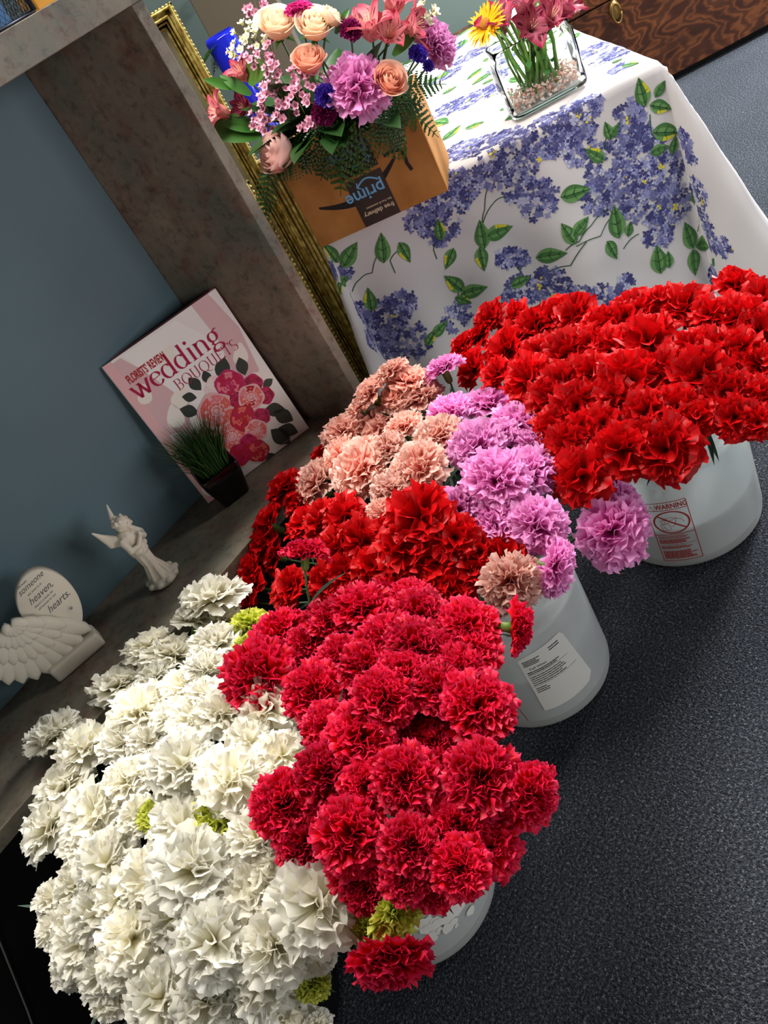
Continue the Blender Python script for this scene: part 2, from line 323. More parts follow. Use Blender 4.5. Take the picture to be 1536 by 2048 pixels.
# ---------------------------------------------------------------- table and cloth
A0, A1, B0, B1, TT = -.200, .640, 1.98, 3.35, .748
tb = thing('folding_table', 'folding table hidden under the lilac patterned cloth', 'table', W(.22, 2.66, 0))
g = G(); g.box(W(A0 + .012, B0 + .012, TT - .035), TU * (A1 - A0 - .024), TV * (B1 - B0 - .024), ZZ * .028); g.build('tabletop', prin('table_grey', '9a9a96', .5), tb, bevel=.003)
for a in (A0 + .06, A1 - .06):
    for b in (B0 + .08, B1 - .08): G().tube([W(a, b, 0), W(a, b, TT - .035)], .014, 10).build('leg', prin('leg_grey', '77777a', .4), tb, True)
def cloth(a, b, off=0.0):
    ea = min(max(a, A0), A1); eb = min(max(b, B0), B1); da, db = a - ea, b - eb; d = math.hypot(da, db)
    wr = .0012 * math.sin(a * 37 + b * 11) * math.sin(b * 29 - a * 7)
    if d < 1e-9: return W(a, b, TT + off + wr * .8 + .0012)
    nx, nb = da / d, db / d; cn = abs(2 * nx * nb)          # 1 in the middle of a corner
    s = ea * 1.0 + eb * .8
    rip = .55 * math.sin(s * 13 + 1.0) + .45 * math.sin(s * 29 + 2.1)
    if cn > 1e-6:
        th = math.atan2(abs(nb), abs(nx)); rip = rip * (1 - cn) + cn * .2 * math.sin(th * 8)
    fl = d * (.07 + (.30 if nx > 0 else .12) * cn ** 1.5) + .026 * rip * min(d / .35, 1) ** 1.5 + wr * 1.5
    if nx < -.5 and cn < .5: fl = min(fl, .03)
    r = .012; z = TT - max(0, d - r * .4) * (1 - .03 * cn) if d > r else TT - (d * d) / (2 * r)
    fl = fl + (min(d, r) * .6)
    if z < .004: fl += (.004 - z) * .55; z = .004 + .006 * abs(math.sin(s * 31 + d * 9))
    fl += off
    return W(ea + nx * fl, eb + nb * fl, z + off * .2)
na, nb_ = 120, 170
av = np.concatenate([np.linspace(A0 - .73, A0, 34), np.linspace(A0, A1, 44)[1:], np.linspace(A1, A1 + .73, 40)[1:]])
bv = np.concatenate([np.linspace(B0 - .73, B0, 56), np.linspace(B0, B1, 70)[1:]])
g = G(); V = [cloth(a, b) for a in av for b in bv]; nbv = len(bv)
g.add(V, [(i * nbv + j, (i + 1) * nbv + j, (i + 1) * nbv + j + 1, i * nbv + j + 1) for i in range(len(av) - 1) for j in range(nbv - 1)])
cl = thing('tablecloth', 'white tablecloth printed with lilac sprays and green leaves, draped to the floor', 'tablecloth', W(.22, 2.4, TT))
M_CLOTH = prin('white_cotton', 'd6d2d2', .7, .2)
g.build('cloth', M_CLOTH, cl, True)
# layout of the printed pattern: (across, along, radius) in metres on the cloth
LILACS = [(0.424, 1.955, 0.063), (0.363, 1.956, 0.09), (0.284, 1.943, 0.09), (0.217, 1.935, 0.047), (0.416, 1.9, 0.047), (0.295, 1.827, 0.052), (0.266, 1.867, 0.04), (0.468, 1.961, 0.033), (0.548, 1.892, 0.042), (0.542, 1.855, 0.042), (0.557, 1.805, 0.057), (0.471, 1.825, 0.055), (0.433, 1.769, 0.049), (0.501, 1.747, 0.047), (0.587, 1.741, 0.052), (0.587, 1.659, 0.05), (0.524, 1.698, 0.053), (0.536, 1.613, 0.037), (0.689, 1.664, 0.045), (0.702, 1.594, 0.036), (0.719, 1.539, 0.031), (0.676, 1.799, 0.027), (0.69, 1.762, 0.02), (0.763, 1.537, 0.032), (0.116, 1.937, 0.065), (0.152, 1.931, 0.034), (0.064, 1.881, 0.053), (0.026, 1.913, 0.035), (-0.155, 1.734, 0.057), (-0.104, 1.751, 0.044), (-0.121, 1.658, 0.054), (-0.208, 1.769, 0.045), (-0.211, 1.705, 0.044), (0.011, 1.655, 0.041), (0.174, 1.635, 0.045), (0.246, 1.612, 0.055), (0.294, 1.559, 0.048), (0.355, 1.539, 0.036), (0.419, 1.53, 0.028), (0.66, 1.433, 0.033), (0.186, 1.732, 0.032), (0.215, 1.704, 0.02), (-0.28, 1.711, 0.031), (-0.189, 1.679, 0.052), (0.29, 2.46, 0.09), (0.352, 2.438, 0.078), (0.236, 2.493, 0.09), (0.226, 2.048, 0.068), (0.183, 2.089, 0.063), (0.285, 2.025, 0.039), (0.399, 2.96, 0.09), (0.295, 2.882, 0.09), (0.372, 3.184, 0.09), (0.611, 2.193, 0.054), (0.599, 2.311, 0.046), (0.276, 3.415, 0.09), (0.435, 2.617, 0.059), (0.396, 3.687, 0.09), (0.584, 2.066, 0.027), (-0.189, 1.885, 0.017), (-0.243, 1.913, 0.022)]
LEAVES = [(0.139, 1.778, 0.154, 1.848), (0.151, 1.803, 0.222, 1.794), (0.13, 1.788, 0.117, 1.728), (-0.094, 1.863, -0.068, 1.93), (-0.04, 1.889, -0.036, 1.833), (-0.19, 1.897, -0.128, 1.936), (-0.192, 1.913, -0.206, 1.975), (0.053, 1.844, 0.066, 1.896), (0.053, 1.702, 0.024, 1.764), (0.041, 1.697, 0.111, 1.689), (0.027, 1.699, 0.059, 1.664), (0.341, 1.693, 0.326, 1.754), (0.342, 1.714, 0.392, 1.738), (0.345, 1.81, 0.418, 1.794), (0.468, 1.836, 0.434, 1.881), (0.495, 1.872, 0.493, 1.916), (0.493, 1.876, 0.522, 1.898), (0.588, 1.902, 0.589, 1.967), (0.612, 1.91, 0.645, 1.935), (0.597, 1.901, 0.643, 1.869), (0.586, 1.844, 0.651, 1.811), (0.617, 1.773, 0.636, 1.81), (0.445, 1.649, 0.457, 1.73), (0.466, 1.641, 0.484, 1.674), (0.414, 1.661, 0.424, 1.605), (0.568, 1.803, 0.616, 1.796), (0.514, 1.516, 0.523, 1.593), (0.609, 1.533, 0.605, 1.607), (0.615, 1.535, 0.69, 1.519), (0.606, 1.533, 0.594, 1.465), (0.245, 1.695, 0.317, 1.68), (0.162, 1.661, 0.218, 1.654), (-0.065, 1.646, -0.013, 1.659), (-0.174, 1.767, -0.156, 1.827), (-0.089, 1.633, -0.051, 1.659), (0.537, 1.521, 0.545, 1.565), (0.072, 1.814, 0.033, 1.775), (-0.24, 1.868, -0.183, 1.87), (-0.29, 1.879, -0.237, 1.872), (0.646, 1.63, 0.651, 1.677), (0.678, 1.467, 0.705, 1.492), (0.116, 2.358, 0.178, 2.321), (0.166, 2.234, 0.226, 2.279), (0.17, 2.447, 0.206, 2.358), (0.321, 2.23, 0.36, 2.206), (0.31, 2.126, 0.365, 2.132), (0.347, 2.546, 0.396, 2.551), (0.429, 3.329, 0.504, 3.397), (0.585, 2.128, 0.61, 2.114), (0.591, 2.071, 0.617, 2.028), (0.246, 2.672, 0.298, 2.676), (0.106, 2.179, 0.149, 2.125), (0.227, 2.233, 0.276, 2.204)]
TWIGS = [[(0.197, 1.902), (0.174, 1.863), (0.153, 1.829)], [(0.228, 1.867), (0.195, 1.865), (0.156, 1.834)], [(0.438, 1.728), (0.389, 1.715), (0.35, 1.695), (0.314, 1.687)], [(0.451, 1.709), (0.403, 1.681), (0.34, 1.687)], [(-0.1, 1.886), (-0.13, 1.854), (-0.165, 1.852), (-0.195, 1.833)], [(-0.046, 1.872), (-0.078, 1.862), (-0.08, 1.829)], [(0.491, 1.886), (0.474, 1.859)], [(0.592, 1.882), (0.583, 1.84)], [(0.04, 1.705), (0.003, 1.652)], [(0.206, 1.647), (0.191, 1.71)], [(0.678, 1.625), (0.657, 1.591), (0.631, 1.565)], [(0.688, 1.614), (0.711, 1.608)], [(-0.204, 1.831), (-0.22, 1.825), (-0.227, 1.772)], [(0.366, 1.687), (0.313, 1.647), (0.26, 1.647)], [(-0.208, 1.928), (-0.241, 1.891), (-0.269, 1.865)], [(0.052, 1.854), (0.027, 1.834), (0.025, 1.809)], [(0.447, 1.619), (0.492, 1.636)], [(0.051, 1.684), (0.019, 1.658)]]

rp = random.Random(4)
LC = [prin('lilac_%d' % i, c, .75, .15) for i, c in enumerate(['55578c', '7274a8', '9294c4', 'bdbfdc', '42437a', 'e8d84a'])]
g = G()
ok = 0
for (ca, cb, cr) in LILACS:
    cr = min(cr, .062) * .92
    n = int(30 + 9000 * cr * cr * (2.1))
    for k in range(n):
        rr = cr * math.sqrt(rp.random()) * 1.08; an = rp.random() * 6.283; a = ca + rr * math.cos(an); b = cb + rr * math.sin(an) * .95
        fr = .0095 * (.75 + .5 * rp.random()); mi = rp.choice([0, 0, 1, 1, 2, 2, 3, 4, 4]) if rp.random() > .012 else 5
        off = .0007 + .0006 * rp.random(); a0 = rp.random() * 6.28; c = cloth(a, b, off)
        for q in range(4):
            if rp.random() < .12: continue
            t = a0 + q * 1.5708; dx, dy = math.cos(t) * fr, math.sin(t) * fr
            pts = [c, cloth(a + dx * .55 - dy * .38, b + dy * .55 + dx * .38, off), cloth(a + dx * 1.05, b + dy * 1.05, off), cloth(a + dx * .55 + dy * .38, b + dy * .55 - dx * .38, off)]
            g.add(pts, [(0, 1, 2, 3)], mi)
o = g.build('lilac_print', LC, cl); o['kind'] = 'stuff'; o['label'] = 'printed lilac florets'
LG = [prin('print_green_%d' % i, c, .75, .15) for i, c in enumerate(['4c7a44', '6d9a5c', '2f5534', 'd8cf3c'])]
g = G()
def leaf_print(a0, b0, a1, b1, wf=.30):
    dx, dy = a1 - a0, b1 - b0; nx, ny = -dy, dx; n = 10; sg = rp.choice([-1, 1]); yel = rp.random() < .5
    for side in (-1, 1):
        for i in range(n):
            q = []
            for t in (i / n, (i + 1) / n):
                w = wf * math.sin(math.pi * t ** .8) * (1 - .25 * t); 
                for k in (0, .5, 1): q.append((a0 + dx * t + nx * w * k * side, b0 + dy * t + ny * w * k * side))
            P = [cloth(*p, .0014) for p in q]
            mA = 0 if side == sg else 1; mB = (3 if (yel and side == sg and .35 < i / n < .75) else (1 if side == sg else 0))
            g.add(P, [(0, 1, 4, 3)] if side > 0 else [(0, 3, 4, 1)], mA); g.add(P, [(1, 2, 5, 4)] if side > 0 else [(1, 4, 5, 2)], mB)
            if i % 3 == 1:
                w = wf * math.sin(math.pi * ((i + .5) / n) ** .8) * .8; t = i / n
                v0 = (a0 + dx * t, b0 + dy * t); v1 = (a0 + dx * (t + .14) + nx * w * side, b0 + dy * (t + .14) + ny * w * side)
                P = [cloth(*p, .0019) for p in (v0, v1, (v0[0] + dx * .04, v0[1] + dy * .04))]; g.add(P, [(0, 1, 2)], 2)
    P = [cloth(a0 + dx * t, b0 + dy * t, .002) for t in np.linspace(0, .95, 8)]
    for i in range(7):
        e = np.array(TU) * 0; w = .0009; a_, b_ = P[i], P[i + 1]; s2 = W(nx, ny, 0) / (math.hypot(nx, ny) + 1e-9) * w
        g.add([a_ - s2, a_ + s2, b_ + s2, b_ - s2], [(0, 1, 2, 3)], 2)
for q in LEAVES: leaf_print(*q)
for k in range(26):
    a = rp.uniform(A0, A1); b = rp.uniform(2.2, 3.2); t = rp.random() * 6.28; leaf_print(a, b, a + .07 * math.cos(t), b + .07 * math.sin(t))
o = g.build('leaf_print', LG, cl); o['kind'] = 'stuff'; o['label'] = 'printed green leaves'
g = G()
for tw in TWIGS:
    for (p, q) in zip(tw[:-1], tw[1:]):
        for i in range(5):
            t0, t1 = i / 5, (i + 1) / 5; f = lambda t: (p[0] + (q[0] - p[0]) * t, p[1] + (q[1] - p[1]) * t + .004 * math.sin(t * 3.14))
            d = np.array([-(q[1] - p[1]), q[0] - p[0]]); d = d / (np.linalg.norm(d) + 1e-9) * .0011
            a, b = f(t0), f(t1); g.add([cloth(a[0] - d[0], a[1] - d[1], .0012), cloth(a[0] + d[0], a[1] + d[1], .0012), cloth(b[0] + d[0], b[1] + d[1], .0012), cloth(b[0] - d[0], b[1] - d[1], .0012)], [(0, 1, 2, 3)], 2)
o = g.build('twig_print', LG, cl); o['kind'] = 'stuff'
# ---------------------------------------------------------------- lettering and flat print helpers
def text2d(s, size=1.0, shear=0.0, bold=0.0, xs=1.0, align='LEFT', spacing=1.0):
    c = bpy.data.curves.new('lettering', 'FONT'); c.body = s; c.size = size; c.shear = shear; c.offset = bold; c.align_x = align; c.resolution_u = 3; c.space_character = spacing
    o = bpy.data.objects.new('lettering', c); me = bpy.data.meshes.new_from_object(o)
    v = [(p.co.x * xs, p.co.y) for p in me.vertices]; f = [tuple(p.vertices) for p in me.polygons]
    bpy.data.objects.remove(o); bpy.data.curves.remove(c); bpy.data.meshes.remove(me); return v, f
def put(g, vf, fn, mi=0, dx=0, dy=0, off=None):
    v, f = vf; g.add([fn(x + dx, y + dy) for x, y in v], f, mi)
def ribbon(g, pts, fn, thick, thin, mi=0, closed=False):
    """broad nib stroke: vertical runs thick, horizontal runs thin"""
    n = len(pts); Lp = []
    for i in range(n):
        a = pts[(i - 1) % n] if closed or i else pts[0]; b = pts[(i + 1) % n] if closed or i < n - 1 else pts[-1]
        dx, dy = b[0] - a[0], b[1] - a[1]; l = math.hypot(dx, dy) + 1e-9; w = thin + (thick - thin) * abs(dy / l) ** 1.3
        Lp.append(((pts[i][0] - dy / l * w / 2, pts[i][1] + dx / l * w / 2), (pts[i][0] + dy / l * w / 2, pts[i][1] - dx / l * w / 2)))
    V = [fn(*p) for q in Lp for p in q]; m = n if closed else n - 1
    g.add(V, [(2 * i, 2 * i + 1, 2 * ((i + 1) % n) + 1, 2 * ((i + 1) % n)) for i in range(m)], mi)
def arc(cx, cy, rx, ry, a0, a1, n=16):
    return [(cx + rx * math.cos(math.radians(a0 + (a1 - a0) * i / n)), cy + ry * math.sin(math.radians(a0 + (a1 - a0) * i / n))) for i in range(n + 1)]
GL = {  # stroke glyphs, x height 1, (advance, strokes); S = serif
 'w': (1.55, [[(.12, 1), (.48, 0)], [(.48, 0), (.80, .92)], [(.72, 1), (1.08, 0)], [(1.08, 0), (1.42, 1)], 'S0,.26,1', 'S.58,.86,1', 'S1.3,1.55,1']),
 'e': (1.0, [arc(.5, .5, .40, .5, 20, 330, 22), [(.1, .56), (.88, .62)]]),
 'd': (1.15, [arc(.46, .5, .38, .5, 40, 320, 20), [(.86, 1.65), (.86, .0)], 'S.70,.87,1.62', 'S.86,1.08,0.02']),
 'i': (.55, [[(.28, 1), (.28, 0)], 'S.12,.30,1', 'S.08,.48,0', 'D.27,1.42']),
 'n': (1.2, [[(.25, 1), (.25, 0)], arc(.58, .62, .34, .36, 165, 0, 10) + [(.92, 0)], 'S.08,.26,1', 'S.06,.45,0', 'S.74,1.1,0']),
 'g': (1.1, [arc(.46, .64, .32, .34, 0, 360, 20), [(.66, .94), (.84, 1.08), (1.0, 1.04)], [(.3, .34), (.2, .18), (.34, .06), (.7, .02), (.88, -.16)] + arc(.48, -.22, .40, .27, 10, -250, 16)]),
 'B': (1.0, [[(.2, 1.4), (.2, 0)], [(.2, 1.4)] + arc(.5, 1.06, .3, .33, 90, -90, 8) + [(.2, .73)], [(.2, .73)] + arc(.5, .37, .36, .37, 90, -90, 8) + [(.2, 0)], 'S.04,.3,1.4', 'S.04,.3,0']),
 'O': (1.35, [arc(.66, .7, .56, .7, 0, 360, 26)]),
 'Q': (1.35, [arc(.66, .7, .56, .7, 0, 360, 26), [(.6, .05), (.95, -.2), (1.3, -.3)]]),
 'U': (1.2, [[(.22, 1.4), (.22, .45)] + arc(.58, .42, .36, .42, 180, 360, 12) + [(.94, 1.4)], 'S.06,.42,1.4', 'S.78,1.1,1.4']),
 'E': (1.0, [[(.2, 1.4), (.2, 0)], [(.2, 1.38), (.82, 1.38)], [(.2, .72), (.68, .72)], [(.2, .02), (.86, .02)], [(.82, 1.4), (.82, 1.18)], [(.86, 0), (.88, .25)], 'S.04,.3,1.4', 'S.04,.3,0']),
 'T': (1.1, [[(.55, 1.4), (.55, 0)], [(.04, 1.38), (1.06, 1.38)], [(.05, 1.4), (.05, 1.15)], [(1.05, 1.4), (1.05, 1.15)], 'S.35,.75,0']),
 'S': (.9, [arc(.44, 1.04, .32, .36, 40, 270, 12) + arc(.44, .34, .36, .35, 90, -140, 12)])}
def pen(g, s, fn, x, y, h, thick, thin, mi=0, track=0.0):
    for ch_ in s:
        adv, st = GL[ch_]; F = lambda a, b: fn(x + a * h, y + b * h)
        for q in st:
            if isinstance(q, str) and q[0] == 'S':
                a, b, c = map(float, q[1:].split(',')); g.add([F(a, c - .025), F(b, c - .025), F(b, c + .025), F(a, c + .025)], [(0, 1, 2, 3)], mi)
            elif isinstance(q, str):
                a, c = map(float, q[1:].split(',')); P = arc(a, c, .13, .13, 0, 360, 12)[:-1]; g.add([F(*p) for p in P], [tuple(range(12))], mi)
            else: ribbon(g, q, F, thick, thin, mi)
        x += adv * h + track
    return x
def bars(g, fn, x0, x1, y0, y1, n, mi=0, seed=1, w=.5):
    r = random.Random(seed); st = (y1 - y0) / n
    for i in range(n):
        y = y0 + st * i; x = x0; e = x0 + (x1 - x0) * r.uniform(.75, 1)
        while x < e:
            l = r.uniform(.03, .13) * (x1 - x0); xe = min(x + l, e)
            g.add([fn(x, y), fn(xe, y), fn(xe, y + st * w), fn(x, y + st * w)], [(0, 1, 2, 3)], mi); x = xe + .012 * (x1 - x0)

# ---------------------------------------------------------------- cardboard box
M_CARD = prin('corrugated_card', 'b0793f', .75, .15); b_ = M_CARD.node_tree.nodes['Principled BSDF']; tc_ = N(M_CARD, 'ShaderNodeTexCoord'); n_ = N(M_CARD, 'ShaderNodeTexNoise', Scale=14.0, Detail=5.0)
L(M_CARD, tc_.outputs['Object'], n_.inputs[0]); L(M_CARD, ramp(M_CARD, n_.outputs['Fac'], [(.35, 'a56f38'), (.65, 'bb8449')]).outputs[0], b_.inputs['Base Color'])
BX0 = np.array([1.217, 1.498, .7515]); BXu = np.array([.175, -.268, 0]); BW = np.linalg.norm(BXu); BXu = BXu / BW; BXd = np.array([.8375, .547, 0]); BD, BH, wl = .23, .20, .005
bx = thing('cardboard_box', 'brown cardboard box with black tape and smile arrow print, under the mixed bouquet', 'box', tuple(BX0 + BXu * BW / 2 + BXd * BD / 2))
def bxp(x, y, z=0): return BX0 + BXu * x + BXd * z + ZZ * y
g = G()
g.box(BX0, BXu * BW, BXd * wl, ZZ * BH); g.box(BX0 + BXd * (BD - wl), BXu * BW, BXd * wl, ZZ * BH)
g.box(BX0 + BXd * wl, BXu * wl, BXd * (BD - 2 * wl), ZZ * BH); g.box(BX0 + BXd * wl + BXu * (BW - wl), BXu * wl, BXd * (BD - 2 * wl), ZZ * BH)
g.box(BX0 + BXd * wl + BXu * wl, BXu * (BW - 2 * wl), BXd * (BD - 2 * wl), ZZ * wl); g.build('carton', M_CARD, bx, bevel=.0015)
M_TAPE = prin('black_tape', '17181b', .32, .5); M_BLUE = prin('tape_light_blue', '6fb4e4', .5); M_TWHITE = prin('tape_cream', 'd9c9a8', .5); M_INK = prin('black_ink', '141210', .6)
F1 = lambda x, y: bxp(x, y, -.0006); F2 = lambda x, y: bxp(x, y, -.0011); F0 = lambda x, y: bxp(x, y, -.0003)
g = G(); t0, t1 = .118, .205
for a, b in ((0.001, .108), (.115, .1995)): g.add([F1(t0, a), F1(t1, a), F1(t1, b), F1(t0, b)], [(0, 1, 2, 3)])
tape = g.build('tape', M_TAPE, bx)
flip = lambda x0, y0, fn: (lambda x, y: fn(x0 - x, y0 - y))
g = G()
put(g, text2d('prime', .040, bold=.0006), flip(.198, .082, F2), 0)
ribbon(g, [(.19 - .05 * t, .088 + .012 * math.sin(t * 3.14)) for t in np.linspace(0, 1, 12)], F2, .004, .0035, 0)
ribbon(g, [(.143, .098), (.139, .088), (.147, .084)], F2, .003, .003, 0)
put(g, text2d('prime', .040, bold=.0006), flip(.198, .172, F2), 0)
ribbon(g, [(.19 - .055 * t, .142 - .010 * math.sin(t * 3.14)) for t in np.linspace(0, 1, 12)], F2, .004, .0035, 0)
ribbon(g, [(.186, .128), (.194, .140), (.184, .146)], F2, .003, .003, 0)
o = g.build('blue_lettering', M_BLUE, tape); o['kind'] = 'stuff'
g = G(); put(g, text2d('free delivery', .0145, bold=.0003), flip(.2, .030, F2)); put(g, text2d('fast, free & convenient', .0068, bold=.0001), flip(.2, .041, F2)); o = g.build('cream_lettering', M_TWHITE, tape); o['kind'] = 'stuff'
g = G(); P = [(.04 + .205 * t, .085 - .030 * math.sin(math.pi * (t * .93 + .02)) + .035 * t * t) for t in np.linspace(0, 1, 26)]
for i in range(25):
    w0 = .002 + .0075 * math.sin(math.pi * min(i / 25 * .9 + .03, 1)); w1 = .002 + .0075 * math.sin(math.pi * min((i + 1) / 25 * .9 + .03, 1))
    if t0 < P[i][0] < t1 - .008: continue
    g.add([F0(P[i][0], P[i][1] - w0), F0(P[i + 1][0], P[i + 1][1] - w1), F0(P[i + 1][0], P[i + 1][1] + w1), F0(P[i][0], P[i][1] + w0)], [(0, 1, 2, 3)])
ribbon(g, [(.222, .125), (.240, .128), (.256, .124), (.264, .112), (.262, .092), (.266, .074)], F0, .008, .007)
g.build('smile_print', M_INK, bx)

# ---------------------------------------------------------------- glass vase
def rrect(cx, cy, hx_, hy, r, n=6):
    P = []
    for (sx, sy, a0) in ((1, 1, 0), (-1, 1, 90), (-1, -1, 180), (1, -1, 270)):
        for i in range(n + 1):
            a = math.radians(a0 + 90 * i / n); P.append((cx + sx * (hx_ - r) + r * math.cos(a), cy + sy * (hy - r) + r * math.sin(a)))
    return P
VU, VV = .415, 2.112; VHu, VHv, VH = .095, .058, .155
va = thing('glass_vase', 'clear rectangular glass vase with pink crystals, standing on the flowered tablecloth', 'vase', W(VU, VV, TT + .004))
M_GLASS = prin('clear_glass', 'f8fcf9', .02, .5, Transmission_Weight=1.0, IOR=1.3)
g = G(); loops = [(VHu - .012, VHv - .012, 0, .02), (VHu - .002, VHv - .002, .004, .022), (VHu, VHv, .012, .022), (VHu, VHv, VH - .03, .022), (VHu - .006, VHv - .006, VH - .02, .02), (VHu - .004, VHv - .004, VH - .004, .02), (VHu - .006, VHv - .006, VH, .018), (VHu - .010, VHv - .010, VH - .003, .016), (VHu - .011, VHv - .011, VH - .02, .016), (VHu - .006, VHv - .006, VH - .03, .018), (VHu - .006, VHv - .006, .014, .018), (VHu - .02, VHv - .02, .008, .012)]
k = 28; V = []; 
for hu, hv, z, r in loops: V += [W(p[0], p[1], TT + .005 + z) for p in rrect(VU, VV, hu, hv, r)]
Fc = [(i * k + j, i * k + (j + 1) % k, (i + 1) * k + (j + 1) % k, (i + 1) * k + j) for i in range(len(loops) - 1) for j in range(k)]
Fc += [tuple(range(k - 1, -1, -1)), tuple((len(loops) - 1) * k + j for j in range(k))]; g.add(V, Fc); g.build('glass', M_GLASS, va, True)
g = G(); rp = random.Random(8)
for i in range(520):
    p = W(VU + rp.uniform(-1, 1) * (VHu - .014), VV + rp.uniform(-1, 1) * (VHv - .014), TT + .018 + rp.random() ** 1.2 * .034); q = Quaternion((rp.random(), rp.random(), rp.random()), rp.random() * 6).to_matrix()
    s = rp.uniform(.003, .0075); g.add([p + np.array(q @ Vector(v)) * s for v in ((1, 0, 0), (-.6, .7, 0), (-.5, -.6, .2), (0, 0, 1.1), (0, .1, -.8))], [(0, 1, 3), (1, 2, 3), (2, 0, 3), (1, 0, 4), (2, 1, 4), (0, 2, 4)], i % 3)
cr = g.build('crystals', [prin('crystal_pink', 'f2cdbf', .12, .9), prin('crystal_clear', 'fbf0e8', .08, 1.0), prin('crystal_rose', 'dfa898', .15, .8)], va); cr['kind'] = 'stuff'; cr['label'] = 'pink and clear crystal chips'

# blue vase behind the bouquet, with fern top
bv_ = thing('blue_vase', 'tall cobalt blue floor vase with drooping greens behind the bouquet', 'vase', W(-.265, 2.75, 0))
g = G(); g.lathe([(.001, .001), (.050, .001), (.054, .01), (.034, .30), (.030, .60), (.036, .95), (.046, 1.16), (.042, 1.17), (.032, .95), (.001, .90)], W(-.265, 2.75, 0), 28); g.build('body', prin('cobalt_glass', '1a22a8', .12, .6), bv_, True)

# ---------------------------------------------------------------- book
BA = np.array([.876, 1.42, PZ + .001]); BB = np.array([.619, 1.524, PZ + .001]); bw = np.linalg.norm(BA - BB); bu = (BA - BB) / bw; bn = np.array([.375, .927, 0]); lt = math.radians(7.5)
bup = bn * math.sin(lt) + ZZ * math.cos(lt); bdn = np.cross(bu, bup); bdn = bdn if bdn @ bn < 0 else -bdn; bh, bt = .362, .020
book = thing('book', 'large hardcover wedding bouquets book leaning upright in the cabinet niche', 'book', tuple(BB + bu * bw / 2))
def bkp(x, y, o=0.0): return BB + bu * x + bup * y + bdn * o
g = G(); g.box(bkp(0, 0, 0), bu * bw, bup * bh, bdn * .003); cover = tag(g.build('cover', prin('cover_base', 'f0ece8', .28, .5), book, bevel=.0008), 'glossy front cover', None)
g = G(); g.box(bkp(0, 0, -bt), bu * bw, bup * bh, bdn * .003); g.build('back_cover', prin('cover_back', 'c0606a', .35, .5), book, bevel=.0008)
g = G(); g.box(bkp(-.002, 0, -bt), bu * .003, bup * bh, bdn * (bt + .003)); g.build('spine', prin('spine_grey', 'b8aeb0', .35, .5), book)
g = G(); g.box(bkp(.004, .004, -bt + .003), bu * (bw - .010), bup * (bh - .008), bdn * (bt - .003)); g.build('pages', prin('page_block', 'd88c90', .7, .2), book)
K = lambda o: (lambda x, y: bkp(x * bw, y * bh, .003 + o))
def flat(g, P, fn, mi): g.add([fn(*p) for p in P], [tuple(range(len(P)))], mi)
CM = [prin('cover_' + n, c, .3, .5) for n, c in dict(pink='deb9bb', pale='f6f4f0', grey='bdb8ba', petal='f4eee2', rosepink='e8848c', deep='c01848', red='b8202c', coral='e46a64', light='e8b8b8', magenta='c42868', leaf='33403a', wine='8c1438', title='b01848', cream='f2dede').items()]
CI = {n: i for i, n in enumerate('pink pale grey petal rosepink deep red coral light magenta leaf wine title cream'.split())}
g = G()
flat(g, [(.0, 1), (.07, 1), (.07, 0), (0, 0)], K(.0002), CI['light']); flat(g, [(.07, .985), (.14, .985), (.36, .62), (.30, .42), (.18, .35), (.07, .45)], K(.0002), CI['pink'])
flat(g, [(.78, 1), (.93, 1), (.985, .75), (.93, .48), (.80, .40), (.74, .52), (.80, .75)], K(.0002), CI['pink'])
flat(g, [(.16, .985), (.62, .985), (.78, .75), (.74, .5), (.55, .44), (.35, .55)], K(.00025), CI['pale'])
for (x, y, a, r) in [(.20, .55, 70, .10), (.13, .42, 120, .09), (.33, .62, 30, .1), (.30, .45, 80, .08), (.88, .62, 60, .09), (.9, .42, 110, .1), (.80, .25, 70, .09), (.92, .2, 40, .1), (.16, .2, 80, .11), (.10, .08, 20, .09), (.6, .06, 10, .1), (.85, .08, 120, .08), (.42, .85, 30, .09), (.12, .75, 60, .08), (.66, .18, 100, .08)]:
    ca, sa = math.cos(math.radians(a)), math.sin(math.radians(a)); P = []
    for t in np.linspace(0, 2 * math.pi, 17)[:-1]:
        px, py = r * math.cos(t), r * .62 * math.sin(t) * (1 - .5 * math.cos(t)); P.append((x + (px * ca - py * sa), y + (px * sa + py * ca) * .72))
    flat(g, P, K(.0003), CI['petal'])
o = g.build('cover_pattern', CM, cover); o['label'] = 'pale pink petal pattern printed on the cover'
g = G()
def lf(x, y, a, r):
    ca, sa = math.cos(math.radians(a)), math.sin(math.radians(a)); P = []
    for t in np.linspace(0, 1, 8): P.append((t * r * 1.15, .38 * r * math.sin(math.pi * t)))
    for t in np.linspace(1, 0, 8)[1:-1]: P.append((t * r * 1.15, -.38 * r * math.sin(math.pi * t)))
    flat(g, [(x + (p[0] * ca - p[1] * sa), y + (p[0] * sa + p[1] * ca) * .75) for p in P], K(.0005), CI['leaf'])
for q in [(.40, .50, 130, .13), (.30, .32, 200, .16), (.52, .60, 100, .12), (.68, .58, 45, .16), (.86, .52, 75, .13), (.92, .40, 5, .09), (.82, .28, -30, .15), (.78, .16, -70, .18), (.64, .06, -80, .12), (.88, .24, -60, .16), (.34, .26, 170, .12), (.60, .60, 80, .1), (.84, .14, -50, .15), (.46, .58, 140, .1)]: lf(q[0] - .045, q[1] - .02, *q[2:])
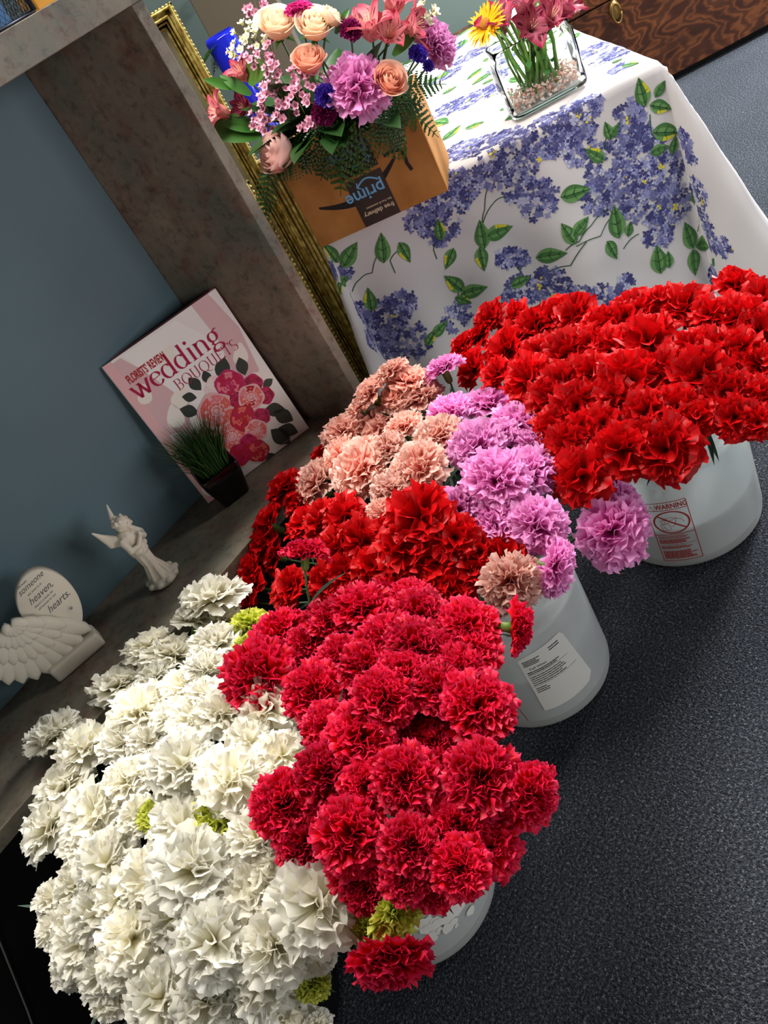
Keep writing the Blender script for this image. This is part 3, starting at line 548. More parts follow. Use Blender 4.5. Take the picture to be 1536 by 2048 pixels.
def rose_print(x, y, r, cols, seed):
    q = random.Random(seed)
    P = [(x + r * (1 + .06 * math.sin(5 * t + seed)) * math.cos(t), y + r * .76 * (1 + .06 * math.sin(5 * t + seed)) * math.sin(t)) for t in np.linspace(0, 2 * math.pi, 25)[:-1]]; flat(g, P, K(.0008 + seed * .00012), CI[cols[0]])
    for ring in range(4):
        rr = r * (.86 - .22 * ring); nn = 7 - ring
        for k in range(nn):
            a0 = 2 * math.pi * (k + .3 * q.random()) / nn + ring; P = []
            for t in np.linspace(-.5, .5, 6): P.append((rr * math.cos(a0 + t * 5.6 / nn), rr * math.sin(a0 + t * 5.6 / nn)))
            for t in np.linspace(.5, -.5, 6): P.append((rr * (.72 + .08 * math.cos(6 * t)) * math.cos(a0 + t * 5.0 / nn), rr * (.72 + .08 * math.cos(6 * t)) * math.sin(a0 + t * 5.0 / nn)))
            flat(g, [(x + a, y + b * .76) for a, b in P], K(.00083 + ring * .00002 + seed * .00012), CI[cols[1 + (ring + k) % (len(cols) - 1)]])
RO = [(.63, .545, .10, ('cream', 'petal', 'cream')), (.58, .40, .07, ('rosepink', 'deep', 'magenta')), (.72, .52, .115, ('magenta', 'deep', 'rosepink')), (.87, .44, .08, ('magenta', 'wine', 'deep')), (.90, .34, .07, ('deep', 'wine', 'magenta')), (.47, .41, .09, ('red', 'deep', 'coral')), (.36, .36, .07, ('magenta', 'deep', 'rosepink')), (.52, .44, .145, ('light', 'coral', 'rosepink', 'coral')), (.38, .26, .10, ('light', 'coral', 'rosepink')), (.50, .26, .12, ('light', 'coral', 'rosepink')), (.70, .42, .06, ('wine', 'deep', 'magenta')), (.80, .385, .105, ('light', 'coral', 'red', 'rosepink')), (.655, .31, .105, ('red', 'deep', 'coral')), (.78, .25, .07, ('magenta', 'wine', 'deep')), (.685, .20, .09, ('light', 'coral', 'rosepink')), (.58, .17, .07, ('magenta', 'deep', 'wine')), (.60, .09, .09, ('red', 'coral', 'deep')), (.33, .19, .08, ('red', 'deep', 'coral')), (.47, .14, .09, ('red', 'deep', 'magenta'))]
for i, (x, y, r, c) in enumerate(RO): rose_print(x - .045, y - .01, r, c, i)
o = g.build('cover_roses', CM, cover); o['kind'] = 'stuff'; o['label'] = 'printed bouquet of red and pink roses'
g = G(); KK = lambda x, y: bkp(x, y, .0040)
tmpx = pen(g, "wedding", KK, .014, .268, 0.0285, .20, .045, CI["title"])
pen(g, 'BOUQUETS', KK, .094, .236, .0165, .13, .04, CI['title'], .0008)
put(g, text2d("FLORISTS' REVIEW", .0245, bold=.0006, xs=.46), KK, CI['red'], .022, .304)
put(g, text2d('the editors of florist review', .0042), KK, CI['light'], .19, .006)
o = g.build('title', CM, cover); o['kind'] = 'stuff'; o['label'] = 'dark pink title lettering'

# ---------------------------------------------------------------- grass pot
gp = thing('grass_pot', 'small glossy black square pot of artificial grass in front of the book', 'plant', (.655, 1.470, PZ))
M_POT = prin('gloss_black', '060607', .12, .6)
def sq(c, h, z, rot, r=.008): return [(c[0] + p[0] * math.cos(rot) - p[1] * math.sin(rot), c[1] + p[0] * math.sin(rot) + p[1] * math.cos(rot), z) for p in rrect(0, 0, h, h, r, 4)]
g = G(); c = (.655, 1.470); k = 20; pr = math.radians(-22)
lp = [(.030, .001), (.033, .004), (.044, .060), (.046, .082), (.0455, .084), (.042, .083), (.040, .070)]
V = [p for h, z in lp for p in sq(c, h, PZ + z, pr)]; Fc = [(i * k + j, i * k + (j + 1) % k, (i + 1) * k + (j + 1) % k, (i + 1) * k + j) for i in range(len(lp) - 1) for j in range(k)] + [tuple(range(k - 1, -1, -1)), tuple((len(lp) - 1) * k + j for j in range(k))]
g.add(V, Fc); g.build('pot', M_POT, gp, True)
g = G(); rp = random.Random(2)
for i in range(620):
    a = rp.random() * 6.283; r = .036 * math.sqrt(rp.random()); x, y = r * math.cos(a), r * math.sin(a); hgt = rp.uniform(.09, .150); lx, ly = x * rp.uniform(.6, 1.9) + rp.gauss(0, .008), y * rp.uniform(.5, 1.6) + rp.gauss(0, .008)
    P = [np.array([c[0] + x + lx * t * t, c[1] + y + ly * t * t - .010 * t * t, PZ + .068 + hgt * t * (1 - .12 * t)]) for t in (0, .35, .7, 1)]
    an = rp.random() * 3.14; d = np.array([math.cos(an), math.sin(an), 0]) * .0009; V = []
    for j, p in enumerate(P): w = (1, 1, .75, .1)[j]; V += [p - d * w, p + d * w]
    g.add(V, [(2 * j, 2 * j + 1, 2 * j + 3, 2 * j + 2) for j in range(3)], i % 3)
o = g.build('grass', [prin('grass_%d' % i, cc, .45, .4) for i, cc in enumerate(('2c4a20', '3b5e2a', '1e3618'))], gp); o['kind'] = 'stuff'

# ---------------------------------------------------------------- angel figurine (one carved surface)
M_BISQUE = prin('ivory_bisque', 'd8d0bf', .6, .3); M_BISQUE.node_tree.nodes['Principled BSDF'].inputs['Subsurface Weight'].default_value = .08
an_ = thing('angel_figurine', 'small ivory praying angel figurine with raised pointed wings, on the niche shelf', 'figurine', (.412, 1.445, PZ))
g = G(); ax = np.array([.412, 1.445, PZ + .001]); ra = math.radians(-58)     # faces the room
def ap(x, y, z): x, y, z = x * 1.13, y * 1.13, z * 1.13; return (ax[0] + x * math.cos(ra) - y * math.sin(ra) * 1.0, ax[1] + x * math.sin(ra) + y * math.cos(ra), ax[2] + z)
# local: +x forward, y to its left
def limb(P, r): g.tube([ap(*p) for p in P], r, 10); [g.ell(ap(*p), q, n=10) for p, q in zip(P, r)]
g.lathe([(.001, 0), (.030, 0), (.034, .004), (.033, .010), (.027, .016), (.018, .020), (.001, .021)], ap(0, 0, 0), 20)
for i in range(9): a = i * .7; g.ell(ap(.027 * math.cos(a), .027 * math.sin(a), .008), (.009, .009, .007), n=8)
limb([(0, 0, .012), (.001, 0, .035), (.002, 0, .062), (.0, 0, .080)], [.022, .0135, .0125, .016])
for i in range(7):
    a = i * .9; limb([(.019 * math.cos(a), .019 * math.sin(a), .016), (.011 * math.cos(a + .2), .011 * math.sin(a + .2), .045), (.012 * math.cos(a + .3), .012 * math.sin(a + .3), .075)], [.0045, .003, .0035])
limb([(.0, 0, .080), (-.002, 0, .095), (0, 0, .112)], [.0205, .0180, .0185])
g.ell(ap(.006, -.010, .083), (.012, .012, .010), n=10); g.ell(ap(.006, .010, .083), (.012, .012, .010), n=10)
for s in (-1, 1):
    limb([(0, s * .019, .113), (.008, s * .025, .096), (.018, s * .014, .094), (.024, s * .003, .104)], [.0075, .0072, .0058, .0042])
    for k in range(4): limb([(.023, s * .003, .103 - .001 * k), (.025 + .001 * k, s * .002, .112 - .0015 * k)], [.0018, .0014])
limb([(0, 0, .112), (.003, 0, .124)], [.009, .007])
hd = (.008, .002, .136); g.ell(ap(*hd), (.0168, .0165, .0178), n=16)
g.ell(ap(hd[0] + .0165, hd[1], hd[2] - .003), .0024, n=8); g.ell(ap(hd[0] + .0115, hd[1], hd[2] - .012), (.005, .005, .0035), n=8)
for s in (-1, 1):
    g.ell(ap(hd[0] + .0125, hd[1] + s * .0055, hd[2] - .0045), (.0042, .0042, .004), n=8); g.ell(ap(hd[0] + .0150, hd[1] + s * .005, hd[2] + .0015), (.0022, .0026, .0012), n=8)
    g.ell(ap(hd[0], hd[1] + s * .0145, hd[2] - .002), (.002, .002, .0035), n=8)
for i in range(26):
    a = i * 2.4; z = .002 + .014 * ((i * .37) % 1); r = math.sqrt(max(0, .0152 ** 2 - (z - .002) ** 2)) ; x = -abs(math.cos(a)) * r if i % 3 else math.cos(a) * r * .6
    g.ell(ap(hd[0] + x, hd[1] + math.sin(a) * r, hd[2] + z * .95), .0040, n=6)
for s in (-1, 1):
    for k in range(7):
        t = k / 6; tip = (-.020 - .004 * t, s * (.036 - .012 * t), .161 - .036 * t); root = (-.013, s * (.007 + .002 * t), .118 - .012 * t); mid = tuple((a * .5 + b * .5) for a, b in zip(tip, root)); mid = (mid[0] - .004, mid[1] + s * .003, mid[2])
        limb([root, mid, tip], [.0050, .0062, .0018])
ob = g.build('body', M_BISQUE, an_, True)
md = ob.modifiers.new('remesh', 'REMESH'); md.mode = 'VOXEL'; md.voxel_size = .00115; md.use_smooth_shade = True
md = ob.modifiers.new('smooth', 'SMOOTH'); md.iterations = 3; md.factor = .5

# ---------------------------------------------------------------- memorial plaque
pq = thing('memorial_plaque', 'ivory heart shaped memorial plaque with a feathered wing on a block base', 'ornament', (.14, 1.49, PZ))
e_ = np.array([.106, -.029, 0]); e_ = e_ / np.linalg.norm(e_); f_ = np.array([-e_[1], e_[0], 0])
PO = np.array([.138, 1.472, PZ + .001]); 
def pp(x, y, z): return PO + e_ * x + f_ * y + ZZ * z
g = G(); g.box(pp(0, 0, 0), e_ * .11, f_ * .05, ZZ * .033); tag(g.build('base', M_BISQUE, pq, bevel=.006, seg=3), 'plain rectangular block base', None)
tl = math.radians(4)
def tab(x, y, o=0): return pp(x, .036 + (y * math.sin(tl)) - o * math.cos(tl), .032 + y * math.cos(tl) + o * math.sin(tl) * 0)
out = []
for t in np.linspace(-90, 270, 49)[:-1]:
    c_, s_2 = math.cos(math.radians(t)), math.sin(math.radians(t)); x = .052 * c_; y = .080 * s_2; out.append((.084 + x * .97 + y * .22, max(.092 + y * .97 - x * .22, 0)))
g = G(); nO = len(out); R_ = [(1.0, .0), (1.0, .014), (.985, .0175), (.96, .0185)]
V = []; cx, cy = .084, .092
for k_, o_ in R_: V += [tab(cx + (x - cx) * k_, cy + (y - cy) * k_, o_) for x, y in out]
Fc = [(i * nO + j, i * nO + (j + 1) % nO, (i + 1) * nO + (j + 1) % nO, (i + 1) * nO + j) for i in range(3) for j in range(nO)] + [tuple(range(nO - 1, -1, -1)), tuple(3 * nO + j for j in range(nO))]
g.add(V, Fc); g.build('tablet', M_BISQUE, pq, True)
g = G(); KP = lambda x, y: tab(x, y, .0189)
KP2 = lambda x, y: KP(x, y + .010 + (x - .09) * .08)
M_GREYINK = prin('grey_ink', '5c5a56', .6)
for s, x, y, sz, sh in (('Because', .066, .150, .0070, .2), ('someone', .060, .137, .0165, .45), ('we love is in', .070, .127, .0070, .2), ('heaven,', .062, .110, .0190, .45), ("there's a little bit", .064, .101, .0068, .2), ('of heaven in our', .066, .093, .0068, .2), ('hearts.', .075, .074, .0200, .45)): put(g, text2d(s, sz, sh, xs=.92), KP2, 0, x, y)
g.build('lettering', M_GREYINK, pq)
g = G(); g.ell(tab(.108, .066, .020), .004, n=8); g.build('rhinestone', prin('rhinestone', 'e8e8ee', .05, 1, .7), pq)
# feathered wing spreading left across the tablet
wg = bpy.data.objects.new('wing', None); COL.objects.link(wg); wg.parent = pq; wg['label'] = 'spread feathered wing'
fid = 0
for row, (nf, r0, ln, wd) in enumerate(((10, .055, .092, .036), (9, .036, .064, .031), (8, .018, .044, .026), (6, .002, .030, .022))):
    for k in range(nf):
        a = math.radians(-52 - 100 * k / (nf - 1) + row * 3); rt_ = (.016, .122); sx = rt_[0] + r0 * math.cos(a); sy = rt_[1] + r0 * math.sin(a); ll = ln * (1 - .35 * k / nf)
        g = G(); V = []; nn = 9; m_ = 5
        for i in range(nn):
            t = i / (nn - 1)
            for j in range(m_):
                w = (j / (m_ - 1) - .5) * 2; wv = wd * (.55 + .45 * math.sin(math.pi * min(t * 1.1 + .1, 1) * .9)) * math.sqrt(max(0, 1 - max(0, (t - .80) / .21) ** 2)) * .5
                px = sx + ll * t * math.cos(a) - w * wv * math.sin(a); py = sy + ll * t * math.sin(a) + w * wv * math.cos(a)
                oz = .0195 + .0022 * row * 1.6 + .004 * (1 - w * w) + .0025 * math.sin(math.pi * t) - .0006 * k
                V.append(tab(px, py, oz))
        V += [tuple(np.array(tab(0, 0, 0)) * 0 + np.array(p) + f_ * .008) for p in V]
        q = nn * m_; Fc = [(i * m_ + j, i * m_ + j + 1, (i + 1) * m_ + j + 1, (i + 1) * m_ + j) for i in range(nn - 1) for j in range(m_ - 1)]
        Fb = [tuple(q + v for v in reversed(f)) for f in Fc]
        ring = [j for j in range(m_)] + [i * m_ + m_ - 1 for i in range(1, nn)] + [(nn - 1) * m_ + j for j in range(m_ - 2, -1, -1)] + [i * m_ for i in range(nn - 2, 0, -1)]
        Fs = [(ring[i], ring[i] + q, ring[(i + 1) % len(ring)] + q, ring[(i + 1) % len(ring)]) for i in range(len(ring))]
        g.add(V, Fc + Fb + Fs); g.build('feather', M_BISQUE, wg, True)
# partial round figurine at the picture's left edge
fg = thing('white_ornament', 'white rounded figurine just entering at the left picture edge on the shelf', 'figurine', (-.055, 1.455, PZ))
g = G(); g.lathe([(.001, 0), (.022, 0), (.028, .008), (.030, .024), (.022, .040), (.018, .050), (.022, .062), (.020, .076), (.010, .086), (.001, .088)], (-.055, 1.445, PZ + .001), 24); g.build('body', M_BISQUE, fg, True)
# ---------------------------------------------------------------- buckets
def plastic(name, c, see=.30):
    m = prin(name, c, .32, .4); b = m.node_tree.nodes['Principled BSDF']; out = m.node_tree.nodes['Material Output']
    t = N(m, 'ShaderNodeBsdfTranslucent'); t.inputs[0].default_value = (*hx(c), 1); tr = N(m, 'ShaderNodeBsdfTransparent')
    tr.inputs[0].default_value = (.95, .97, .98, 1)
    m1 = N(m, 'ShaderNodeMixShader'); m1.inputs[0].default_value = .25; m2 = N(m, 'ShaderNodeMixShader'); m2.inputs[0].default_value = see
    L(m, b.outputs[0], m1.inputs[1]); L(m, t.outputs[0], m1.inputs[2]); L(m, m1.outputs[0], m2.inputs[1]); L(m, tr.outputs[0], m2.inputs[2]); L(m, m2.outputs[0], out.inputs[0]); return m
M_PAIL = plastic('milky_plastic', 'f0f1ed', .52); M_WATER = prin('bucket_water', '6c7c84', .2, .5)
M_RED = prin('warning_red', 'a8282a', .5); M_PAPER = prin('sticker_paper', 'dcdad2', .6, .3); M_PRINT = prin('sticker_ink', '3a3a3a', .6)
RIMZ = .315
def bucket(c, r, water, label, mat=M_PAIL):
    b = thing('flower_bucket', label, 'bucket', (c[0], c[1], 0), None)
    cc = (c[0], c[1], 0); g = G(); rn = r - .018
    g.lathe([(.001, .002), (r - .02, .001), (r - .008, .004), (r - .002, .012), (r, .024), (r, .252), (r + .0025, .256), (r + .001, .264), (r - .007, .269), (rn, .272), (rn - .001, RIMZ - .01), (rn + .003, RIMZ - .006), (rn + .004, RIMZ), (rn, RIMZ + .002), (rn - .003, RIMZ - .004), (rn - .003, .272), (r - .004, .262), (r - .003, .03), (r - .02, .006), (.001, .005)], cc, 72)
    g.build('pail', mat, b, True)
    if water: g = G(); g.lathe([(.001, .007), (r - .02, .0075), (r - .0045, .03), (r - .0045, water), (.001, water)], cc, 56); g.build('water', M_WATER, b, False)
    return b
def cyl(c, r, a0, z0):     # x along the wall (m), y up
    return lambda x, y, o=.0: (c[0] + (r + .0008 + o) * math.cos(a0 + x / r), c[1] + (r + .0008 + o) * math.sin(a0 + x / r), z0 + y)
BK = {'R': ((1.196, .785), .160), 'M': ((.722, .9085), .146), 'H': ((.2333, .8965), .146), 'W': ((-.075, 1.03), .140)}
bR = bucket(*BK['R'], .118, 'milky plastic bucket with red warning print, holding the deep red carnations')
bM = bucket(*BK['M'], .155, 'milky plastic bucket with white paper sticker, holding peach, pink and red carnations')
bH = bucket(*BK['H'], .150, 'milky plastic bucket with torn sticker remains, frontmost on the carpet')
bW = bucket(*BK['W'], 0, 'black bucket hidden beneath the white carnations', prin('black_pail', '0a0a0b', .4, .4))
# warning print on the right bucket
def ringbar(g, fn, x0, y0, x1, y1, w):
    n = 8; dx, dy = x1 - x0, y1 - y0; l = math.hypot(dx, dy); nx, ny = -dy / l * w / 2, dx / l * w / 2
    for i in range(n):
        a, b = i / n, (i + 1) / n; g.add([fn(x0 + dx * a - nx, y0 + dy * a - ny), fn(x0 + dx * b - nx, y0 + dy * b - ny), fn(x0 + dx * b + nx, y0 + dy * b + ny), fn(x0 + dx * a + nx, y0 + dy * a + ny)], [(0, 1, 2, 3)])
(c, r) = BK['R']; fn = cyl(c, r, math.radians(-172), .032); g = G(); w, h = .078, .168
for q in ((0, 0, w, 0), (0, h, w, h), (0, 0, 0, h), (w, 0, w, h), (0, .147, w, .147), (0, .078, w, .078), (.004, .048, w - .004, .048)): ringbar(g, fn, *q, .0016 if q[1] != .048 else .0008)
put(g, text2d('WARNING', .0175, bold=.0005, xs=.74), fn, 0, .0165, .1510)
ribbon(g, [(.003, .1505), (.0155, .1505), (.0092, .164)], fn, .0013, .0013, closed=True); ringbar(g, fn, .0092, .154, .0092, .160, .0014)
ribbon(g, arc(.040, .112, .034, .030, 0, 360, 30)[:-1], fn, .0038, .0030, closed=True); ringbar(g, fn, .015, .133, .065, .092, .0034)
for P in ([(.020, .090), (.018, .108), (.034, .108), (.036, .090), (.020, .090)], [(.018, .108), (.034, .112), (.038, .118), (.050, .122), (.060, .118), (.064, .108)], [(.022, .116), (.030, .124), (.040, .126), (.052, .122)], [(.050, .120), (.046, .106), (.040, .100), (.036, .102)], [(.022, .106), (.026, .094), (.031, .094)], [(.018, .118), (.024, .122), (.030, .118), (.026, .112), (.020, .112), (.018, .118)]): ribbon(g, P, fn, .0010, .0010)
bars(g, fn, .004, w - .006, .066, .076, 3, seed=3, w=.45); bars(g, fn, .004, w - .010, .052, .064, 3, seed=4, w=.7); bars(g, fn, .004, w - .012, .036, .045, 3, seed=5, w=.6); bars(g, fn, .004, w - .006, .006, .030, 7, seed=6, w=.7)
o = g.build('warning_print', M_RED, bR); o['label'] = 'red warning print with crossed out child drawing'
# paper sticker on the middle bucket
(c, r) = BK['M']; fn = cyl(c, r, math.radians(-141), .0); g = G()
base = [((0, .062), (0, .218)), ((.02, .0605), (.02, .222)), ((.05, .060), (.05, .224)), ((.085, .0615), (.084, .226)), ((.104, .063), (.092, .226)), ((.118, .078), (.098, .216))]
for (a, b), (a2, b2) in zip(base[:-1], base[1:]):
    for k in range(6):
        m0, m1 = k / 6, (k + 1) / 6; lp_ = lambda p, q, t: (p[0] + (q[0] - p[0]) * t, p[1] + (q[1] - p[1]) * t)
        g.add([fn(*lp_(a, a2, m0)), fn(*lp_(a, a2, m1)), fn(*lp_(b, b2, m1)), fn(*lp_(b, b2, m0))], [(0, 1, 2, 3)])
stk = g.build('sticker', M_PAPER, bM, True); g = G(); f2 = lambda x, y: fn(x, y, .0006)
sl = lambda x, y: f2(x, y + x * .0)
bars(g, sl, .006, .040, .196, .212, 4, seed=9); put(g, text2d('Call When', .0080), sl, 0, .012, .1835); bars(g, sl, .006, .072, .172, .181, 2, seed=10); bars(g, sl, .060, .088, .206, .218, 2, seed=13, w=.4)
bars(g, sl, .006, .085, .140, .168, 5, seed=11, w=.35); bars(g, sl, .006, .034, .118, .134, 3, seed=12, w=.4); ringbar(g, sl, .004, .169, .088, .169, .0005); ringbar(g, sl, .004, .137, .098, .137, .0005)
o = g.build('sticker_print', M_PRINT, stk); o['kind'] = 'stuff'; o['label'] = 'small printed lines on the sticker'
fn = cyl(c, r, math.radians(-186), .0); g = G(); ribbon(g, [(.0, .028), (.074, .040), (.062, .128)], fn, .0018, .0018); bars(g, fn, .028, .062, .046, .070, 4, seed=7); g.build('warning_triangle', M_RED, bM)
# torn paper remains
(c, r) = BK['H']; fn = cyl(c, r, math.radians(-122), .0); g = G(); rq = random.Random(5)
for i in range(44):
    x = rq.uniform(0, .075); y = .062 + rq.uniform(0, .085) + (.02 - x * .2); s = rq.uniform(.004, .014); P = [(x + s * (1 + .5 * rq.random()) * math.cos(t) * .8, y + s * (.6 + .7 * rq.random()) * math.sin(t)) for t in np.linspace(0, 6.28, 9)[:-1]]
    g.add([fn(a, b, .0005 + .00003 * i) for a, b in P], [tuple(range(8))])
o = g.build('sticker_remains', M_PAPER, bH); o['kind'] = 'stuff'; o['label'] = 'torn white paper remains'

# ---------------------------------------------------------------- carnation blooms
def petals(kind, seed):
    r = np.random.default_rng(seed)
    P = dict(frill=dict(n=34, k=9.5, A=.105, W=.62, ser=.030, th=88, crump=1.0), std=dict(n=30, k=7.5, A=.115, W=.64, ser=.030, th=92, crump=1.0), loose=dict(n=27, k=5.2, A=.12, W=.70, ser=.022, th=98, crump=.9), round=dict(n=22, k=4.2, A=.125, W=.80, ser=.012, th=98, crump=.9))[kind]
    nu, nv = 25, 8; V = []; F = []; UV = []; n = P['n']
    for i in range(n):
        t = (i + .5) / n; az = i * 2.39996 + r.normal(0, .18)
        th = math.radians(P['th'] * (1 - t) ** .62 + r.normal(0, 7) + 4)       # tip direction from the axis
        ln = (1.0 - .17 * t) * (1 + r.normal(0, .05)); 
        Wd = P['W'] * (1 - .18 * t) * (1 + r.normal(0, .12)); ph = r.uniform(0, 6.28, 5); amp = P['A'] * (.75 + .55 * t) * (1 + r.normal(0, .18)); f2 = r.uniform(1.7, 2.4); cup = r.normal(.03, .07); roll = r.normal(0, .25)
        base = len(V); pr, pz = .0, -.05; rs = [pr]; zs = [pz]; angs = [th * .55]; st = (1 - .0 * t) * ln / (nv - 1)
        for j in range(1, nv):
            a = th * (.55 + .60 * (j / (nv - 1))); pr += math.sin(a) * st; pz += math.cos(a) * st; rs.append(pr); zs.append(pz); angs.append(a)
        for j in range(nv):
            s = j / (nv - 1); wd = Wd * (.06 + .94 * s ** .8)
            for q in range(nu):
                w = (q / (nu - 1) - .5) * 2; arcw = w * wd; back = (1 - math.cos(min(1.2, abs(arcw) * 1.0))) * s * .55
                ruf = amp * s ** 1.7 * P['crump'] * (math.sin(P['k'] * w + ph[0]) + .6 * s * math.sin(P['k'] * f2 * w + ph[1]) + .35 * s * s * math.sin(P['k'] * 3.3 * w + ph[4]))
                lat = amp * .75 * s ** 2.2 * math.sin(P['k'] * 2 * w + ph[2])
                R0 = rs[j] - back * math.sin(angs[j]); Z0 = zs[j] - back * math.cos(angs[j])
                if j == nv - 1:
                    ex = P['ser'] * ((1 if q % 2 else -1) + .9 * math.sin(7 * w + ph[3])); R0 += ex * math.sin(angs[j]); Z0 += ex * math.cos(angs[j])
                nx, nz = math.cos(angs[j]), -math.sin(angs[j]); off = ruf + cup * w * w * s + roll * w * wd * s * .3
                x = R0 + off * nx; z = Z0 + off * nz; y = arcw + lat
                ca, sa = math.cos(az), math.sin(az); V.append((x * ca - y * sa, x * sa + y * ca, z)); UV.append(((w + 1) / 2, s))
        for j in range(nv - 1):
            for q in range(nu - 1): a = base + j * nu + q; F.append((a, a + 1, a + nu + 1, a + nu))
    V = np.array(V); rad = np.sqrt(V[:, 0] ** 2 + V[:, 1] ** 2); k = np.percentile(rad, 97.5); V /= k; V[:, 2] = V[:, 2] * .92 - .08
    V[:, 2] = np.maximum(V[:, 2], -.35 - .2 * 0); return V, F, UV
BLOOMS = {}
KINDOF = {'red': 'round', 'hot': 'frill', 'peach': 'std', 'orchid': 'std', 'magenta': 'std', 'white': 'loose', 'green': 'std'}
RAW = {}
def bloom_mesh(col, var):
    k = (col, var)
    if k not in BLOOMS:
        kd = KINDOF[col]
        if (kd, var) not in RAW: RAW[kd, var] = petals(kd, 7 + 13 * var + len(kd))
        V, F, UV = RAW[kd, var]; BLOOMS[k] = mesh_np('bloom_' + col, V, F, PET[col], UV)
    return BLOOMS[k]
g = G(); g.lathe([(.04, -.72), (.13, -.70), (.19, -.55), (.20, -.25), (.24, .02), (.20, .04)], n=12); 
for k in range(5):
    a = k * 1.2566; c_, s_2 = math.cos(a), math.sin(a); d = np.array([-s_2, c_, 0]) * .09; p0 = np.array([c_ * .21, s_2 * .21, -.05]); p1 = np.array([c_ * .33, s_2 * .33, .16]); g.add([p0 - d, p0 + d, p1], [(0, 1, 2)])
ME_CALYX = g.mesh('calyx', M_CALYX, True)
def leafblade(n, wd, curl, mat, name, seed=0):
    V = []; F = []; UV = []
    for i in range(n + 1):
        t = i / n; w = wd * math.sin(math.pi * min(1, t * .92 + .08)) ** .8; z = -curl * t * t
        for k in (-1, 0, 1): V.append((t, w * k, z + (.35 * w if k else 0))); UV.append(((k + 1) / 2, t))
    for i in range(n):
        for k in (0, 1): F.append((3 * i + k, 3 * i + 3 + k, 3 * i + 4 + k, 3 * i + 1 + k))
    return mesh_np(name, V, F, mat, UV)
ME_SLEAF = leafblade(6, .055, .35, M_LEAF, 'slim_leaf')
rs_ = random.Random(21)
def orient(o, n, spin): o.rotation_mode = 'QUATERNION'; o.rotation_quaternion = Vector(n).to_track_quat('Z', 'Y') @ Quaternion((0, 0, 1), spin)
def carnation(i, col, x, y, z, r, n, label, group, stem_to=None, cat='carnation'):
    n = np.array(n) / np.linalg.norm(n); P = np.array([x, y, z]) - n * r * .35; root = thing('carnation', label, cat, tuple(P), group)
    b = link('bloom', bloom_mesh(col, i % 3), root); orient(b, n, rs_.random() * 6.28); q_ = 1.2 if col == 'red' else 1.12; b.scale = (r * q_, r * q_, r * rs_.uniform(.95, 1.15) * q_ / 1.12)
    c = link('calyx', ME_CALYX, root); orient(c, n, rs_.random() * 6.28); c.scale = (r, r, r)
    if stem_to is not None:
        (bx_, by_), rb = stem_to; p0 = P - n * r * .7; d = np.array([p0[0] - bx_, p0[1] - by_]); ld = np.linalg.norm(d) + 1e-6; a = rs_.uniform(-.5, .5)
        d = d / ld; d = np.array([d[0] * math.cos(a) - d[1] * math.sin(a), d[0] * math.sin(a) + d[1] * math.cos(a)]); q = min(ld, rb - .035) * rs_.uniform(.6, 1)
        rim = np.array([bx_ + d[0] * q, by_ + d[1] * q, RIMZ + .004]); e = rs_.uniform(0, .6); bot = np.array([bx_ - d[0] * .07 * e, by_ - d[1] * .07 * e, .02])
        ctrl = p0 - n * min(.07, max(.01, np.linalg.norm(rim - p0) * .45)); pts = []
        for t in np.linspace(0, 1, 8): pts.append((1 - t) ** 2 * p0 + 2 * t * (1 - t) * ctrl + t * t * rim)
        for t in (.35, .7, 1): pts.append(rim + (bot - rim) * t)
        g = G(); g.tube([p - P for p in pts], .0021, 5); s = link('stem', g.mesh('stem', M_STEM, True), root)
        for k in (2, 5):
            lf_ = link('leaf', ME_SLEAF, root, tuple(pts[k] - P)); lf_.rotation_mode = 'QUATERNION'; dr = (pts[k - 1] - pts[k + 1]); dr = dr / (np.linalg.norm(dr) + 1e-9) + np.array([rs_.gauss(0, .6), rs_.gauss(0, .6), rs_.gauss(0, .3)])
            lf_.rotation_quaternion = Vector(dr).to_track_quat('X', 'Z'); s_ = rs_.uniform(.05, .09); lf_.scale = (s_, s_, s_)
    return root
